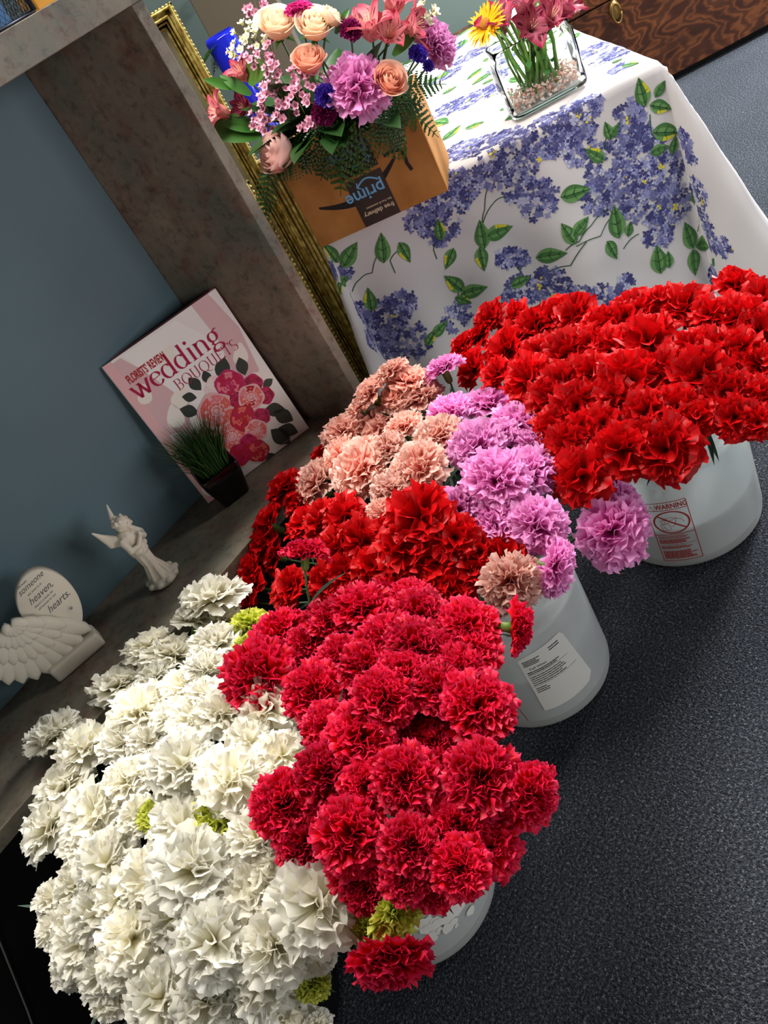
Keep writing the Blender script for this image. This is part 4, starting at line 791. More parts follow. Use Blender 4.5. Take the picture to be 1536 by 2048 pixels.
# kind, bucket, x, y, z, radius, facing, label
FLOWERS = [
('red','R',1.2333,1.1288,0.5312,0.037,-0.29,0.26,0.92,'deep red carnation, second from left in the second row down of the big far bunch'),
('red','R',1.2479,1.0828,0.5126,0.0367,-0.49,0.43,0.75,'deep red carnation, third from left in the second row down of the big far bunch'),
('red','R',1.1528,0.9543,0.5639,0.0445,-0.14,0.14,0.98,'deep red carnation, fourth from left in the second row down of the big far bunch'),
('red','R',1.1762,0.9132,0.5698,0.0374,-0.31,0.12,0.94,'deep red carnation, leftmost in the top row of the big far bunch'),
('red','R',1.1623,0.861,0.5765,0.0384,-0.39,-0.0,0.92,'deep red carnation, second from left in the top row of the big far bunch'),
('red','R',1.119,0.785,0.5799,0.0346,-0.37,-0.07,0.93,'deep red carnation, sixth from left in the second row down of the big far bunch'),
('red','R',1.1345,0.7526,0.5785,0.0342,-0.35,0.04,0.94,'deep red carnation, seventh from left in the second row down of the big far bunch'),
('red','R',1.1652,0.7341,0.576,0.0363,-0.34,-0.21,0.92,'deep red carnation, third from left in the top row of the big far bunch'),
('red','R',1.196,0.7023,0.5702,0.0302,-0.21,-0.25,0.94,'deep red carnation, fourth from left in the top row of the big far bunch'),
('red','R',1.1954,0.6566,0.563,0.0414,-0.2,-0.31,0.93,'deep red carnation, fifth from left in the top row of the big far bunch'),
('red','R',1.177,0.6067,0.553,0.0288,-0.04,-0.47,0.88,'deep red carnation, sixth from left in the top row of the big far bunch'),
('red','R',1.2995,0.6,0.5291,0.0402,0.21,-0.56,0.8,'deep red carnation, eighth from left in the top row of the big far bunch'),
('red','R',1.1874,0.5646,0.5388,0.0418,-0.2,-0.29,0.94,'deep red carnation, seventh from left in the top row of the big far bunch'),
('red','R',1.2542,0.5528,0.5234,0.033,-0.39,-0.44,0.81,'deep red carnation, rightmost in the top row of the big far bunch'),
('red','R',1.165,0.5264,0.5252,0.0353,-0.3,-0.47,0.83,'deep red carnation, rightmost in the second row down of the big far bunch'),
('red','R',1.16,1.1617,0.513,0.0345,-0.22,0.36,0.91,'deep red carnation, leftmost in the third row down of the big far bunch'),
('red','R',1.189,1.1386,0.5133,0.0369,-0.04,0.48,0.88,'deep red carnation, leftmost in the second row down of the big far bunch'),
('red','R',1.087,0.9913,0.5551,0.0468,-0.35,0.27,0.9,'deep red carnation, second from left in the third row down of the big far bunch'),
('red','R',1.0397,0.886,0.5712,0.0355,-0.49,0.12,0.87,'deep red carnation, third from left in the third row down of the big far bunch'),
('red','R',1.0439,0.8182,0.5761,0.0404,-0.47,-0.07,0.88,'deep red carnation, fourth from left in the third row down of the big far bunch'),
('red','R',1.0622,0.7751,0.5775,0.0338,-0.34,-0.29,0.89,'deep red carnation, fifth from left in the second row down of the big far bunch'),
('red','R',1.0611,0.7299,0.5747,0.0351,-0.36,-0.28,0.89,'deep red carnation, fifth from left in the third row down of the big far bunch'),
('red','R',1.0835,0.6781,0.5697,0.046,-0.32,-0.27,0.91,'deep red carnation, eighth from left in the second row down of the big far bunch'),
('red','R',1.0853,0.6008,0.5528,0.0353,-0.14,-0.33,0.93,'deep red carnation, sixth from left in the third row down of the big far bunch'),
('red','R',1.0922,0.5667,0.5424,0.0368,-0.16,-0.58,0.8,'deep red carnation, seventh from left in the third row down of the big far bunch'),
('red','R',1.1091,0.5306,0.5287,0.0311,-0.25,-0.64,0.73,'deep red carnation, eighth from left in the third row down of the big far bunch'),
('red','R',1.089,0.5014,0.5138,0.0324,-0.25,-0.45,0.86,'deep red carnation, rightmost in the third row down of the big far bunch'),
('red','R',1.0633,1.0738,0.5242,0.037,-0.51,0.46,0.73,'deep red carnation, leftmost in the fourth row down of the big far bunch'),
('red','R',1.0047,0.9601,0.5542,0.0301,-0.51,0.21,0.83,'deep red carnation, second from left in the fourth row down of the big far bunch'),
('red','R',0.98,0.8692,0.5642,0.0428,-0.54,-0.12,0.84,'deep red carnation, third from left in the fourth row down of the big far bunch'),
('red','R',0.9633,0.7891,0.564,0.0391,-0.6,-0.16,0.78,'deep red carnation, fourth from left in the fourth row down of the big far bunch'),
('red','R',0.9937,0.7447,0.5678,0.0328,-0.45,-0.15,0.88,'deep red carnation, fifth from left in the fourth row down of the big far bunch'),
('red','R',0.9853,0.669,0.5568,0.0502,-0.52,-0.51,0.69,'deep red carnation, sixth from left in the fourth row down of the big far bunch'),
('red','R',1.0234,0.6231,0.553,0.035,-0.45,-0.26,0.85,'deep red carnation, seventh from left in the fourth row down of the big far bunch'),
('red','R',1.0223,0.5695,0.5366,0.0469,-0.57,-0.43,0.7,'deep red carnation, eighth from left in the fourth row down of the big far bunch'),
('red','R',1.0053,0.5282,0.5166,0.0372,-0.51,-0.52,0.69,'deep red carnation, rightmost in the fourth row down of the big far bunch'),
('red','R',1.02,0.5008,0.5052,0.0335,-0.25,-0.45,0.86,'deep red carnation, eighth from left in the fifth row down of the big far bunch'),
('red','R',1.0254,0.4789,0.4929,0.0333,-0.45,-0.55,0.71,'deep red carnation, rightmost in the fifth row down of the big far bunch'),
('red','R',0.9231,0.7394,0.5517,0.0378,-0.6,-0.44,0.67,'deep red carnation, second from left in the fifth row down of the big far bunch'),
('red','R',0.9413,0.6854,0.5498,0.0334,-0.61,-0.17,0.77,'deep red carnation, third from left in the fifth row down of the big far bunch'),
('red','R',0.9364,0.6271,0.5359,0.0343,-0.51,-0.22,0.83,'deep red carnation, fourth from left in the fifth row down of the big far bunch'),
('red','R',0.9571,0.5857,0.5289,0.0375,-0.48,-0.24,0.84,'deep red carnation, fifth from left in the fifth row down of the big far bunch'),
('red','R',0.9503,0.5489,0.5123,0.0281,-0.51,-0.54,0.67,'deep red carnation, sixth from left in the fifth row down of the big far bunch'),
('red','R',0.9741,0.5044,0.4963,0.0314,-0.47,-0.56,0.68,'deep red carnation, seventh from left in the fifth row down of the big far bunch'),
('red','R',0.9806,0.4759,0.4794,0.026,-0.62,-0.57,0.54,'deep red carnation, rightmost in the bottom row of the big far bunch'),
('red','R',0.884,0.7724,0.5414,0.0343,-0.49,-0.03,0.87,'deep red carnation, leftmost in the bottom row of the big far bunch'),
('red','R',0.8789,0.7187,0.5351,0.0316,-0.64,-0.21,0.74,'deep red carnation, third from left in the bottom row of the big far bunch'),
('red','R',0.8517,0.7323,0.5255,0.0372,-0.73,-0.21,0.65,'deep red carnation, second from left in the bottom row of the big far bunch'),
('red','R',0.8952,0.6889,0.5365,0.0313,-0.67,-0.13,0.73,'deep red carnation, fifth from left in the bottom row of the big far bunch'),
('red','R',0.8606,0.6406,0.5115,0.0412,-0.75,-0.39,0.54,'deep red carnation, sixth from left in the bottom row of the big far bunch'),
('red','R',0.883,0.5814,0.501,0.0474,-0.69,-0.28,0.66,'deep red carnation, eighth from left in the bottom row of the big far bunch'),
('red','R',0.8119,0.6971,0.4995,0.0438,-0.7,-0.29,0.65,'deep red carnation, fourth from left in the bottom row of the big far bunch'),
('red','R',0.8967,0.6161,0.5195,0.0268,-0.71,-0.14,0.69,'deep red carnation, seventh from left in the bottom row of the big far bunch'),
('red','R',0.9359,0.8114,0.5576,0.0334,-0.64,0.02,0.77,'deep red carnation, leftmost in the fifth row down of the big far bunch'),
('peach','M',0.9564,1.1692,0.6019,0.0354,0.23,0.46,0.86,'pale peach carnation, second from left in the top row of the peach bunch'),
('peach','M',0.9646,1.1405,0.5781,0.0395,0.34,0.04,0.94,'pale peach carnation, rightmost in the top row of the peach bunch'),
('peach','M',0.9082,1.1999,0.5903,0.0397,0.02,0.39,0.92,'pale peach carnation, leftmost in the top row of the peach bunch'),
('peach','M',0.932,1.1567,0.5643,0.0355,-0.05,0.05,1.0,'pale peach carnation, third from left in the top row of the peach bunch'),
('peach','M',0.9524,1.1217,0.5484,0.0499,0.27,0.02,0.96,'pale peach carnation, rightmost in the second row down of the peach bunch'),
('peach','M',0.8671,1.1831,0.5385,0.0544,0.05,0.13,0.99,'pale peach carnation, second from left in the second row down of the peach bunch'),
('peach','M',0.8257,1.0551,0.5765,0.0367,0.12,0.21,0.97,'pale peach carnation, third from left in the second row down of the peach bunch'),
('peach','M',0.8068,0.9513,0.5807,0.0402,-0.07,-0.21,0.97,'pale peach carnation, rightmost in the third row down of the peach bunch'),
('peach','M',0.8223,1.2332,0.5588,0.0461,-0.0,0.24,0.97,'pale peach carnation, second from left in the third row down of the peach bunch'),
('peach','M',0.7528,1.1861,0.5543,0.0404,-0.28,0.22,0.93,'pale peach carnation, leftmost in the third row down of the peach bunch'),
('peach','M',0.7021,1.0697,0.5852,0.0541,-0.35,-0.08,0.94,'pale peach carnation, leftmost in the bottom row of the peach bunch'),
('peach','M',0.7494,1.0354,0.588,0.0354,-0.23,0.08,0.97,'pale peach carnation, third from left in the third row down of the peach bunch'),
('peach','M',0.7161,0.9367,0.5862,0.0475,-0.29,-0.08,0.95,'pale peach carnation, rightmost in the bottom row of the peach bunch'),
('peach','M',0.6637,0.9575,0.5853,0.0332,-0.08,-0.14,0.99,'pale peach carnation, third from left in the bottom row of the peach bunch'),
('peach','M',0.693,1.2281,0.5348,0.0508,-0.26,0.32,0.91,'pale peach carnation farthest left of its cluster, facing the dark shelf'),
('peach','M',0.6142,0.9519,0.5772,0.0224,-0.28,-0.14,0.95,'pale peach carnation, second from left in the bottom row of the peach bunch'),
('peach','M',0.8762,1.2117,0.5758,0.0314,0.11,0.35,0.93,'pale peach carnation, leftmost in the second row down of the peach bunch'),
('peach','M',0.58,0.691,0.498,0.0424,-0.46,-0.76,0.45,'single peach carnation hanging over the middle bucket rim, below the orchid pink ones'),
('orchid','M',1.0111,1.0857,0.5709,0.0392,0.27,0.31,0.91,'small orchid pink carnation at the top, touching the patterned tablecloth'),
('orchid','M',0.9018,1.002,0.5571,0.0388,0.14,-0.04,0.99,'orchid pink carnation, leftmost in the top row of the orchid pink bunch'),
('orchid','M',0.9689,0.9632,0.5216,0.0512,0.44,0.06,0.9,'orchid pink carnation, second from left in the top row of the orchid pink bunch'),
('orchid','M',0.9059,0.8574,0.5322,0.0459,0.19,-0.31,0.93,'orchid pink carnation, rightmost in the top row of the orchid pink bunch'),
('orchid','M',0.8047,0.8678,0.566,0.0476,-0.14,-0.35,0.93,'orchid pink carnation, leftmost in the second row down of the orchid pink bunch'),
('orchid','M',0.8481,0.8511,0.5511,0.0303,-0.08,-0.26,0.96,'orchid pink carnation, second from left in the second row down of the orchid pink bunch'),
('orchid','M',0.7321,0.7829,0.5666,0.0495,-0.08,-0.5,0.86,'orchid pink carnation, second from left in the third row down of the orchid pink bunch'),
('orchid','M',0.7976,0.7654,0.5245,0.0425,0.02,-0.54,0.84,'orchid pink carnation, rightmost in the third row down of the orchid pink bunch'),
('orchid','M',0.8605,0.7997,0.526,0.03,0.35,-0.43,0.83,'orchid pink carnation, rightmost in the second row down of the orchid pink bunch'),
('orchid','M',0.6637,0.8269,0.557,0.0348,-0.29,-0.3,0.91,'orchid pink carnation, leftmost in the third row down of the orchid pink bunch'),
('orchid','M',0.675,0.771,0.5327,0.0391,-0.13,-0.35,0.93,'orchid pink carnation, leftmost in the bottom row of the orchid pink bunch'),
('orchid','M',0.6916,0.7051,0.51,0.0432,-0.24,-0.66,0.71,'orchid pink carnation, rightmost in the bottom row of the orchid pink bunch'),
('orchid','M',0.6492,0.6575,0.464,0.0407,0.12,-0.96,-0.23,'orchid pink carnation drooping over the right rim of the middle bucket'),
('orchid','M',0.7872,0.6439,0.401,0.055,-0.4,-0.82,0.4,'large orchid pink carnation alone in front of the red warning print on the bucket'),
('orchid','M',0.9025,0.6984,0.367,0.039,0.44,-0.63,0.64,'smaller orchid pink carnation just behind the one by the red warning print'),
('red','M',0.5878,1.2927,0.5089,0.0428,-0.38,0.51,0.77,'dark red carnation, second from left in the second row down of the middle red bunch'),
('red','M',0.4719,1.2657,0.4594,0.0329,-0.53,0.35,0.77,'dark red carnation, leftmost in the fourth row down of the middle red bunch'),
('red','M',0.4967,1.2821,0.4778,0.031,-0.45,0.31,0.84,'dark red carnation, leftmost in the third row down of the middle red bunch'),
('red','M',0.4451,1.2591,0.4508,0.0261,-0.48,0.5,0.72,'dark red carnation, leftmost in the bottom row of the middle red bunch'),
('red','M',0.5438,1.2622,0.4685,0.0334,-0.48,0.52,0.71,'dark red carnation, second from left in the third row down of the middle red bunch'),
('red','M',0.4628,1.1017,0.515,0.0358,-0.44,0.12,0.89,'dark red carnation, second from left in the fourth row down of the middle red bunch'),
('red','M',0.5851,1.1473,0.5497,0.0333,-0.11,0.23,0.97,'dark red carnation, third from left in the top row of the middle red bunch'),
('red','M',0.5859,1.0895,0.5646,0.0343,-0.33,0.14,0.93,'dark red carnation, fourth from left in the top row of the middle red bunch'),
('red','M',0.5927,1.0275,0.5738,0.0371,-0.37,-0.11,0.92,'dark red carnation, rightmost in the top row of the middle red bunch'),
('red','M',0.5553,0.9622,0.5619,0.0413,-0.46,-0.21,0.86,'dark red carnation, third from left in the second row down of the middle red bunch'),
('red','M',0.5358,1.0129,0.556,0.0345,-0.51,-0.03,0.86,'dark red carnation, third from left in the third row down of the middle red bunch'),
('red','M',0.5007,0.9733,0.5395,0.0337,-0.56,-0.11,0.82,'dark red carnation, fourth from left in the fourth row down of the middle red bunch'),
('red','M',0.5655,0.8656,0.5662,0.0429,-0.25,-0.34,0.91,'dark red carnation, fifth from left in the second row down of the middle red bunch'),
('red','M',0.6102,0.852,0.591,0.0482,-0.28,-0.36,0.89,'bright scarlet carnation at the top of the middle bunch, just below the peach ones'),
('red','M',0.5265,0.9199,0.5452,0.0312,-0.38,-0.35,0.85,'dark red carnation, fourth from left in the third row down of the middle red bunch'),
('red','M',0.5329,0.8685,0.5353,0.0359,-0.29,-0.29,0.91,'dark red carnation, fifth from left in the fourth row down of the middle red bunch'),
('red','M',0.5726,0.8208,0.5335,0.0355,-0.33,-0.4,0.86,'dark red carnation, fifth from left in the third row down of the middle red bunch'),
('red','M',0.6061,0.7944,0.5527,0.0369,-0.39,-0.55,0.74,'dark red carnation, rightmost in the second row down of the middle red bunch'),
('red','M',0.6127,0.7714,0.5211,0.0282,-0.27,-0.43,0.86,'dark red carnation, rightmost in the third row down of the middle red bunch'),
('red','M',0.6335,0.7349,0.5018,0.0316,-0.25,-0.52,0.81,'dark red carnation alone right of the middle red bunch, under the orchid pink ones'),
('red','M',0.5307,0.8194,0.5148,0.0353,-0.27,-0.15,0.95,'dark red carnation, third from left in the bottom row of the middle red bunch'),
('red','M',0.5399,0.7884,0.5026,0.035,-0.45,-0.45,0.77,'dark red carnation, rightmost in the bottom row of the middle red bunch'),
('red','M',0.5838,0.7672,0.509,0.0263,-0.21,-0.39,0.9,'dark red carnation, rightmost in the fourth row down of the middle red bunch'),
('red','M',0.4784,1.01,0.5278,0.0323,-0.64,-0.02,0.76,'dark red carnation, third from left in the fourth row down of the middle red bunch'),
('red','M',0.588,0.9201,0.5668,0.0297,-0.32,-0.08,0.94,'dark red carnation, fourth from left in the second row down of the middle red bunch'),
('red','M',0.5522,1.2852,0.4919,0.0336,-0.39,0.35,0.85,'dark red carnation, leftmost in the second row down of the middle red bunch'),
('red','M',0.4834,0.9373,0.526,0.0257,-0.4,-0.14,0.91,'dark red carnation, second from left in the bottom row of the middle red bunch'),
('red','M',0.6748,1.2908,0.539,0.0398,-0.01,0.3,0.95,'dark red carnation, leftmost in the top row of the middle red bunch'),
('red','M',0.6501,1.2425,0.5212,0.0312,-0.33,0.35,0.88,'dark red carnation, second from left in the top row of the middle red bunch'),
('red','M',0.7859,1.2838,0.527,0.0274,0.01,0.43,0.9,'dark red carnation, fifth from left in the top row of the middle red bunch'),
('hot','H',0.4581,0.9392,0.6529,0.0328,0.63,0.01,0.78,'small hot pink carnation standing on its bare upright stem in front of dark red ones'),
('hot','H',0.3707,1.02,0.542,0.0422,0.1,0.22,0.97,'crimson pink carnation, leftmost in the top row of the front crimson bunch'),
('hot','H',0.4034,0.8978,0.572,0.0343,0.3,-0.24,0.92,'hot pink carnation with the palest frilled face, top left of its bunch'),
('hot','H',0.3605,0.9137,0.565,0.0308,0.11,-0.19,0.98,'crimson pink carnation, second from left in the top row of the front crimson bunch'),
('hot','H',0.4419,0.858,0.5665,0.0443,0.31,-0.23,0.93,'crimson pink carnation, third from left in the top row of the front crimson bunch'),
('hot','H',0.5018,0.8598,0.5265,0.0355,0.19,-0.34,0.92,'crimson pink carnation, fourth from left in the top row of the front crimson bunch'),
('hot','H',0.455,0.7491,0.5697,0.0386,0.18,-0.46,0.87,'crimson pink carnation, sixth from left in the top row of the front crimson bunch'),
('hot','H',0.4922,0.8076,0.5425,0.0307,0.19,-0.38,0.91,'crimson pink carnation, fifth from left in the top row of the front crimson bunch'),
('hot','H',0.3791,0.7424,0.6036,0.0412,0.09,-0.26,0.96,'crimson pink carnation, fourth from left in the second row down of the front crimson bunch'),
('hot','H',0.3928,0.6971,0.598,0.0404,0.28,-0.45,0.85,'crimson pink carnation, fifth from left in the second row down of the front crimson bunch'),
('hot','H',0.4603,0.6634,0.5628,0.0384,0.2,-0.62,0.76,'crimson pink carnation, rightmost in the top row of the front crimson bunch'),
('hot','H',0.426,0.6446,0.5567,0.036,0.18,-0.43,0.89,'crimson pink carnation, rightmost in the second row down of the front crimson bunch'),
('hot','H',0.4929,0.6175,0.5242,0.0339,0.4,-0.82,-0.41,'hot pink carnation seen in profile with green calyx, above the paper sticker'),
('hot','H',0.2638,0.9151,0.5912,0.0505,-0.48,-0.52,0.71,'big round crimson carnation overlapping the white bunch'),
('hot','H',0.2723,0.7907,0.6049,0.0406,-0.08,-0.44,0.89,'crimson pink carnation, leftmost in the third row down of the front crimson bunch'),
('hot','H',0.3196,0.9415,0.5644,0.0325,0.21,-0.05,0.98,'crimson pink carnation, leftmost in the second row down of the front crimson bunch'),
('hot','H',0.3324,0.7335,0.6109,0.0326,0.09,-0.49,0.87,'crimson pink carnation, third from left in the second row down of the front crimson bunch'),
('hot','H',0.2983,0.6695,0.6156,0.0377,0.1,-0.58,0.81,'crimson pink carnation, fourth from left in the third row down of the front crimson bunch'),
('hot','H',0.3458,0.6815,0.6053,0.0318,0.23,-0.32,0.92,'crimson pink carnation, fifth from left in the third row down of the front crimson bunch'),
('hot','H',0.3468,0.6338,0.5877,0.0312,0.11,-0.45,0.88,'crimson pink carnation, sixth from left in the third row down of the front crimson bunch'),
('hot','H',0.386,0.6328,0.572,0.0319,0.07,-0.51,0.86,'crimson pink carnation, rightmost in the third row down of the front crimson bunch'),
('hot','H',0.3534,0.5785,0.5675,0.0429,0.21,-0.58,0.79,'hot pink carnation leaning over the carpet left of the paper sticker'),
('hot','H',0.3474,0.8191,0.5763,0.0304,0.06,-0.41,0.91,'crimson pink carnation, second from left in the second row down of the front crimson bunch'),
('hot','H',0.3063,0.6585,0.5624,0.0359,0.05,-0.48,0.88,'crimson pink carnation, fourth from left in the fourth row down of the front crimson bunch'),
('hot','H',0.2363,0.7256,0.6109,0.0312,-0.11,-0.45,0.89,'crimson pink carnation, second from left in the fourth row down of the front crimson bunch'),
('hot','H',0.245,0.6737,0.607,0.0385,0.02,-0.56,0.83,'crimson pink carnation, third from left in the fourth row down of the front crimson bunch'),
('hot','H',0.2989,0.7761,0.5796,0.026,-0.08,-0.35,0.93,'crimson pink carnation, second from left in the third row down of the front crimson bunch'),
('hot','H',0.2835,0.6988,0.5798,0.0289,-0.1,-0.52,0.85,'crimson pink carnation, third from left in the third row down of the front crimson bunch'),
('hot','H',0.3993,0.6675,0.5777,0.0298,0.04,-0.48,0.88,'crimson pink carnation, sixth from left in the second row down of the front crimson bunch'),
('hot','H',0.2228,0.5946,0.595,0.0364,-0.06,-0.5,0.86,'crimson pink carnation, fourth from left in the fifth row down of the front crimson bunch'),
('hot','H',0.1953,0.6382,0.5931,0.0282,-0.17,-0.52,0.84,'crimson pink carnation, third from left in the fifth row down of the front crimson bunch'),
('hot','H',0.1827,0.6949,0.6001,0.0357,-0.33,-0.44,0.83,'crimson pink carnation, leftmost in the fourth row down of the front crimson bunch'),
('hot','H',0.1312,0.7288,0.5949,0.0384,-0.24,-0.45,0.86,'crimson carnation at the left edge of the hot pink bunch, against cream petals'),
('hot','H',0.1111,0.6925,0.5674,0.0312,-0.19,-0.47,0.86,'crimson pink carnation, leftmost in the sixth row down of the front crimson bunch'),
('hot','H',0.1425,0.6249,0.5846,0.0398,-0.1,-0.52,0.85,'crimson pink carnation, second from left in the fifth row down of the front crimson bunch'),
('hot','H',0.2695,0.5259,0.5679,0.041,-0.03,-0.55,0.84,'crimson pink carnation, rightmost in the fourth row down of the front crimson bunch'),
('hot','H',0.2859,0.4793,0.5214,0.0348,-0.05,-0.97,0.22,'coral red carnation standing out farthest right over the carpet'),
('hot','H',0.223,0.5626,0.5608,0.0326,0.17,-0.64,0.75,'crimson pink carnation, fifth from left in the fifth row down of the front crimson bunch'),
('hot','H',0.1664,0.5519,0.5757,0.0323,0.04,-0.7,0.71,'crimson pink carnation, fifth from left in the sixth row down of the front crimson bunch'),
('hot','H',0.2106,0.5288,0.5512,0.033,-0.29,-0.53,0.8,'crimson pink carnation, sixth from left in the fifth row down of the front crimson bunch'),
('hot','H',0.217,0.503,0.5215,0.0331,0.02,-0.61,0.79,'crimson pink carnation, rightmost in the sixth row down of the front crimson bunch'),
('hot','H',0.1729,0.5031,0.5477,0.0306,-0.13,-0.67,0.74,'pink edged crimson carnation lowest right in the hot pink bunch, over the bucket'),
('hot','H',0.1347,0.5488,0.5619,0.0249,-0.14,-0.58,0.8,'crimson pink carnation, fourth from left in the sixth row down of the front crimson bunch'),
('hot','H',0.1132,0.6228,0.5513,0.0287,-0.43,-0.42,0.8,'crimson pink carnation, second from left in the sixth row down of the front crimson bunch'),
('hot','H',0.1072,0.5991,0.5388,0.0259,-0.14,-0.62,0.77,'crimson pink carnation, leftmost in the bottom row of the front crimson bunch'),
('hot','H',0.149,0.5322,0.5335,0.0276,-0.15,-0.69,0.71,'crimson pink carnation, sixth from left in the sixth row down of the front crimson bunch'),
('hot','H',0.0587,0.5542,0.4875,0.0421,-0.76,-0.64,-0.1,'crimson carnation hanging lowest in front of the bucket, over the carpet'),
('hot','H',0.2895,0.6232,0.5509,0.0298,-0.05,-0.6,0.8,'crimson pink carnation, fifth from left in the fourth row down of the front crimson bunch'),
('hot','H',0.267,0.6026,0.5415,0.0253,-0.02,-0.43,0.9,'crimson pink carnation, sixth from left in the fourth row down of the front crimson bunch'),
('hot','H',0.1391,0.5907,0.55,0.0235,-0.24,-0.71,0.66,'crimson pink carnation, third from left in the sixth row down of the front crimson bunch'),
('hot','H',0.1539,0.6784,0.5722,0.0288,-0.23,-0.55,0.8,'crimson pink carnation, leftmost in the fifth row down of the front crimson bunch'),
('hot','H',0.2497,0.545,0.5322,0.0255,-0.01,-0.57,0.82,'crimson pink carnation, rightmost in the fifth row down of the front crimson bunch'),
('green','H',0.1039,0.5645,0.506,0.0294,-0.3,-0.95,0.03,'lime yellow carnation hanging against the bucket above the lowest crimson bloom'),
('green','H',0.076,0.6063,0.4882,0.0189,-0.27,-0.58,0.77,'dull green carnation half hidden by dark stems on the front bucket'),
('green','H',0.3214,0.638,0.5465,0.012,0.07,-0.5,0.86,'tiny yellow green bud between the crimson blooms and the bucket'),
('green','W',0.0002,0.6543,0.4588,0.0192,0.06,-0.57,0.82,'green bud carnation at the lower edge of the white bunch'),
('green','W',0.3812,1.1077,0.5229,0.0316,0.58,-0.05,0.82,'lime green carnation between the topmost white and hot pink blooms'),
('green','W',0.3277,1.037,0.5488,0.0237,0.39,-0.13,0.91,'small lime green carnation tucked below the topmost lime one'),
('green','W',0.046,0.9327,0.5726,0.0222,0.19,-0.24,0.95,'narrow lime green carnation enclosed by white blooms, left of its twin'),
('green','W',0.091,0.8401,0.5624,0.0314,0.29,-0.49,0.82,'widest lime green carnation in the middle of the white bunch'),
('green','W',0.0756,0.8021,0.5512,0.0153,0.13,-0.42,0.9,'little lime green carnation under the widest lime one'),
('white','W',0.4033,1.2425,0.5344,0.0562,0.4,0.15,0.91,'white carnation standing highest of the bunch, with green calyx showing'),
('white','W',0.3606,1.2599,0.5081,0.0404,0.8,0.07,0.59,'ruffled white carnation, fourth from left in the top row of the white bunch'),
('white','W',0.3872,1.2227,0.4879,0.0383,0.56,0.18,0.81,'ruffled white carnation, rightmost in the top row of the white bunch'),
('white','W',0.2704,1.3072,0.5241,0.0419,0.38,0.26,0.89,'ruffled white carnation, leftmost in the top row of the white bunch'),
('white','W',0.2852,1.2529,0.5071,0.0531,0.61,0.2,0.77,'ruffled white carnation, third from left in the top row of the white bunch'),
('white','W',0.3218,1.1234,0.5437,0.0442,0.44,-0.06,0.9,'ruffled white carnation, sixth from left in the top row of the white bunch'),
('white','W',0.2676,1.0693,0.5614,0.0384,0.52,-0.13,0.85,'ruffled white carnation, fifth from left in the top row of the white bunch'),
('white','W',0.1902,1.313,0.5147,0.049,0.44,0.22,0.87,'ruffled white carnation, leftmost in the second row down of the white bunch'),
('white','W',0.2254,1.0853,0.5668,0.0346,0.39,-0.17,0.91,'ruffled white carnation, fourth from left in the second row down of the white bunch'),
('white','W',0.2237,1.0024,0.5736,0.0363,0.44,-0.27,0.86,'ruffled white carnation, sixth from left in the second row down of the white bunch'),
('white','W',0.1567,1.1352,0.5714,0.0503,0.25,-0.01,0.97,'ruffled white carnation, second from left in the second row down of the white bunch'),
('white','W',0.1722,1.0455,0.5765,0.0331,0.23,-0.08,0.97,'ruffled white carnation, third from left in the second row down of the white bunch'),
('white','W',0.0599,1.3239,0.5425,0.0468,0.27,0.13,0.95,'white carnation farthest up the left side, beside the dark shelf'),
('white','W',0.0765,1.2496,0.5267,0.0474,0.41,0.0,0.91,'ruffled white carnation, leftmost in the third row down of the white bunch'),
('white','W',0.104,1.1109,0.5689,0.037,0.23,-0.25,0.94,'ruffled white carnation, second from left in the third row down of the white bunch'),
('white','W',0.1872,0.9893,0.5777,0.0387,0.48,-0.28,0.83,'ruffled white carnation, fifth from left in the second row down of the white bunch'),
('white','W',0.2161,0.9565,0.5739,0.0449,0.42,-0.29,0.86,'ruffled white carnation, rightmost in the second row down of the white bunch'),
('white','W',0.2347,0.8895,0.5646,0.0421,-0.48,-0.52,0.71,'cream carnation tucked behind the big round crimson one'),
('white','W',0.1888,0.8738,0.5677,0.0333,0.3,-0.51,0.81,'ruffled white carnation, rightmost in the third row down of the white bunch'),
('white','W',0.1155,0.9249,0.6041,0.0447,0.23,-0.28,0.93,'ruffled white carnation, fifth from left in the third row down of the white bunch'),
('white','W',0.1369,0.841,0.5802,0.0476,0.37,-0.59,0.72,'ruffled white carnation, sixth from left in the third row down of the white bunch'),
('white','W',0.1937,0.8053,0.5687,0.032,0.24,-0.54,0.8,'cream carnation with a pointed petal, left of the crimson bunch'),
('white','W',0.0052,1.2431,0.5152,0.0499,0.14,0.24,0.96,'ruffled white carnation, second from left in the fourth row down of the white bunch'),
('white','W',-0.0543,1.1951,0.5209,0.0476,-0.1,0.1,0.99,'ruffled white carnation, leftmost in the fourth row down of the white bunch'),
('white','W',-0.0002,1.0457,0.5757,0.0466,0.03,-0.2,0.98,'ruffled white carnation, third from left in the fourth row down of the white bunch'),
('white','W',-0.035,1.0339,0.5638,0.0382,-0.07,-0.03,1.0,'ruffled white carnation, second from left in the fifth row down of the white bunch'),
('white','W',0.0633,1.034,0.5754,0.0348,0.24,-0.13,0.96,'ruffled white carnation, fourth from left in the fourth row down of the white bunch'),
('white','W',0.0847,1.021,0.5661,0.027,0.16,-0.31,0.94,'ruffled white carnation, third from left in the third row down of the white bunch'),
('white','W',0.0836,0.9172,0.5747,0.0297,0.25,-0.67,0.7,'ruffled white carnation, sixth from left in the fourth row down of the white bunch'),
('white','W',0.0334,0.9622,0.5727,0.027,0.09,-0.36,0.93,'ruffled white carnation, fifth from left in the fourth row down of the white bunch'),
('white','W',0.053,0.8687,0.5808,0.0397,0.15,-0.41,0.9,'ruffled white carnation, rightmost in the fourth row down of the white bunch'),
('white','W',0.0956,0.7768,0.554,0.0359,0.29,-0.42,0.86,'ruffled white carnation, sixth from left in the fifth row down of the white bunch'),
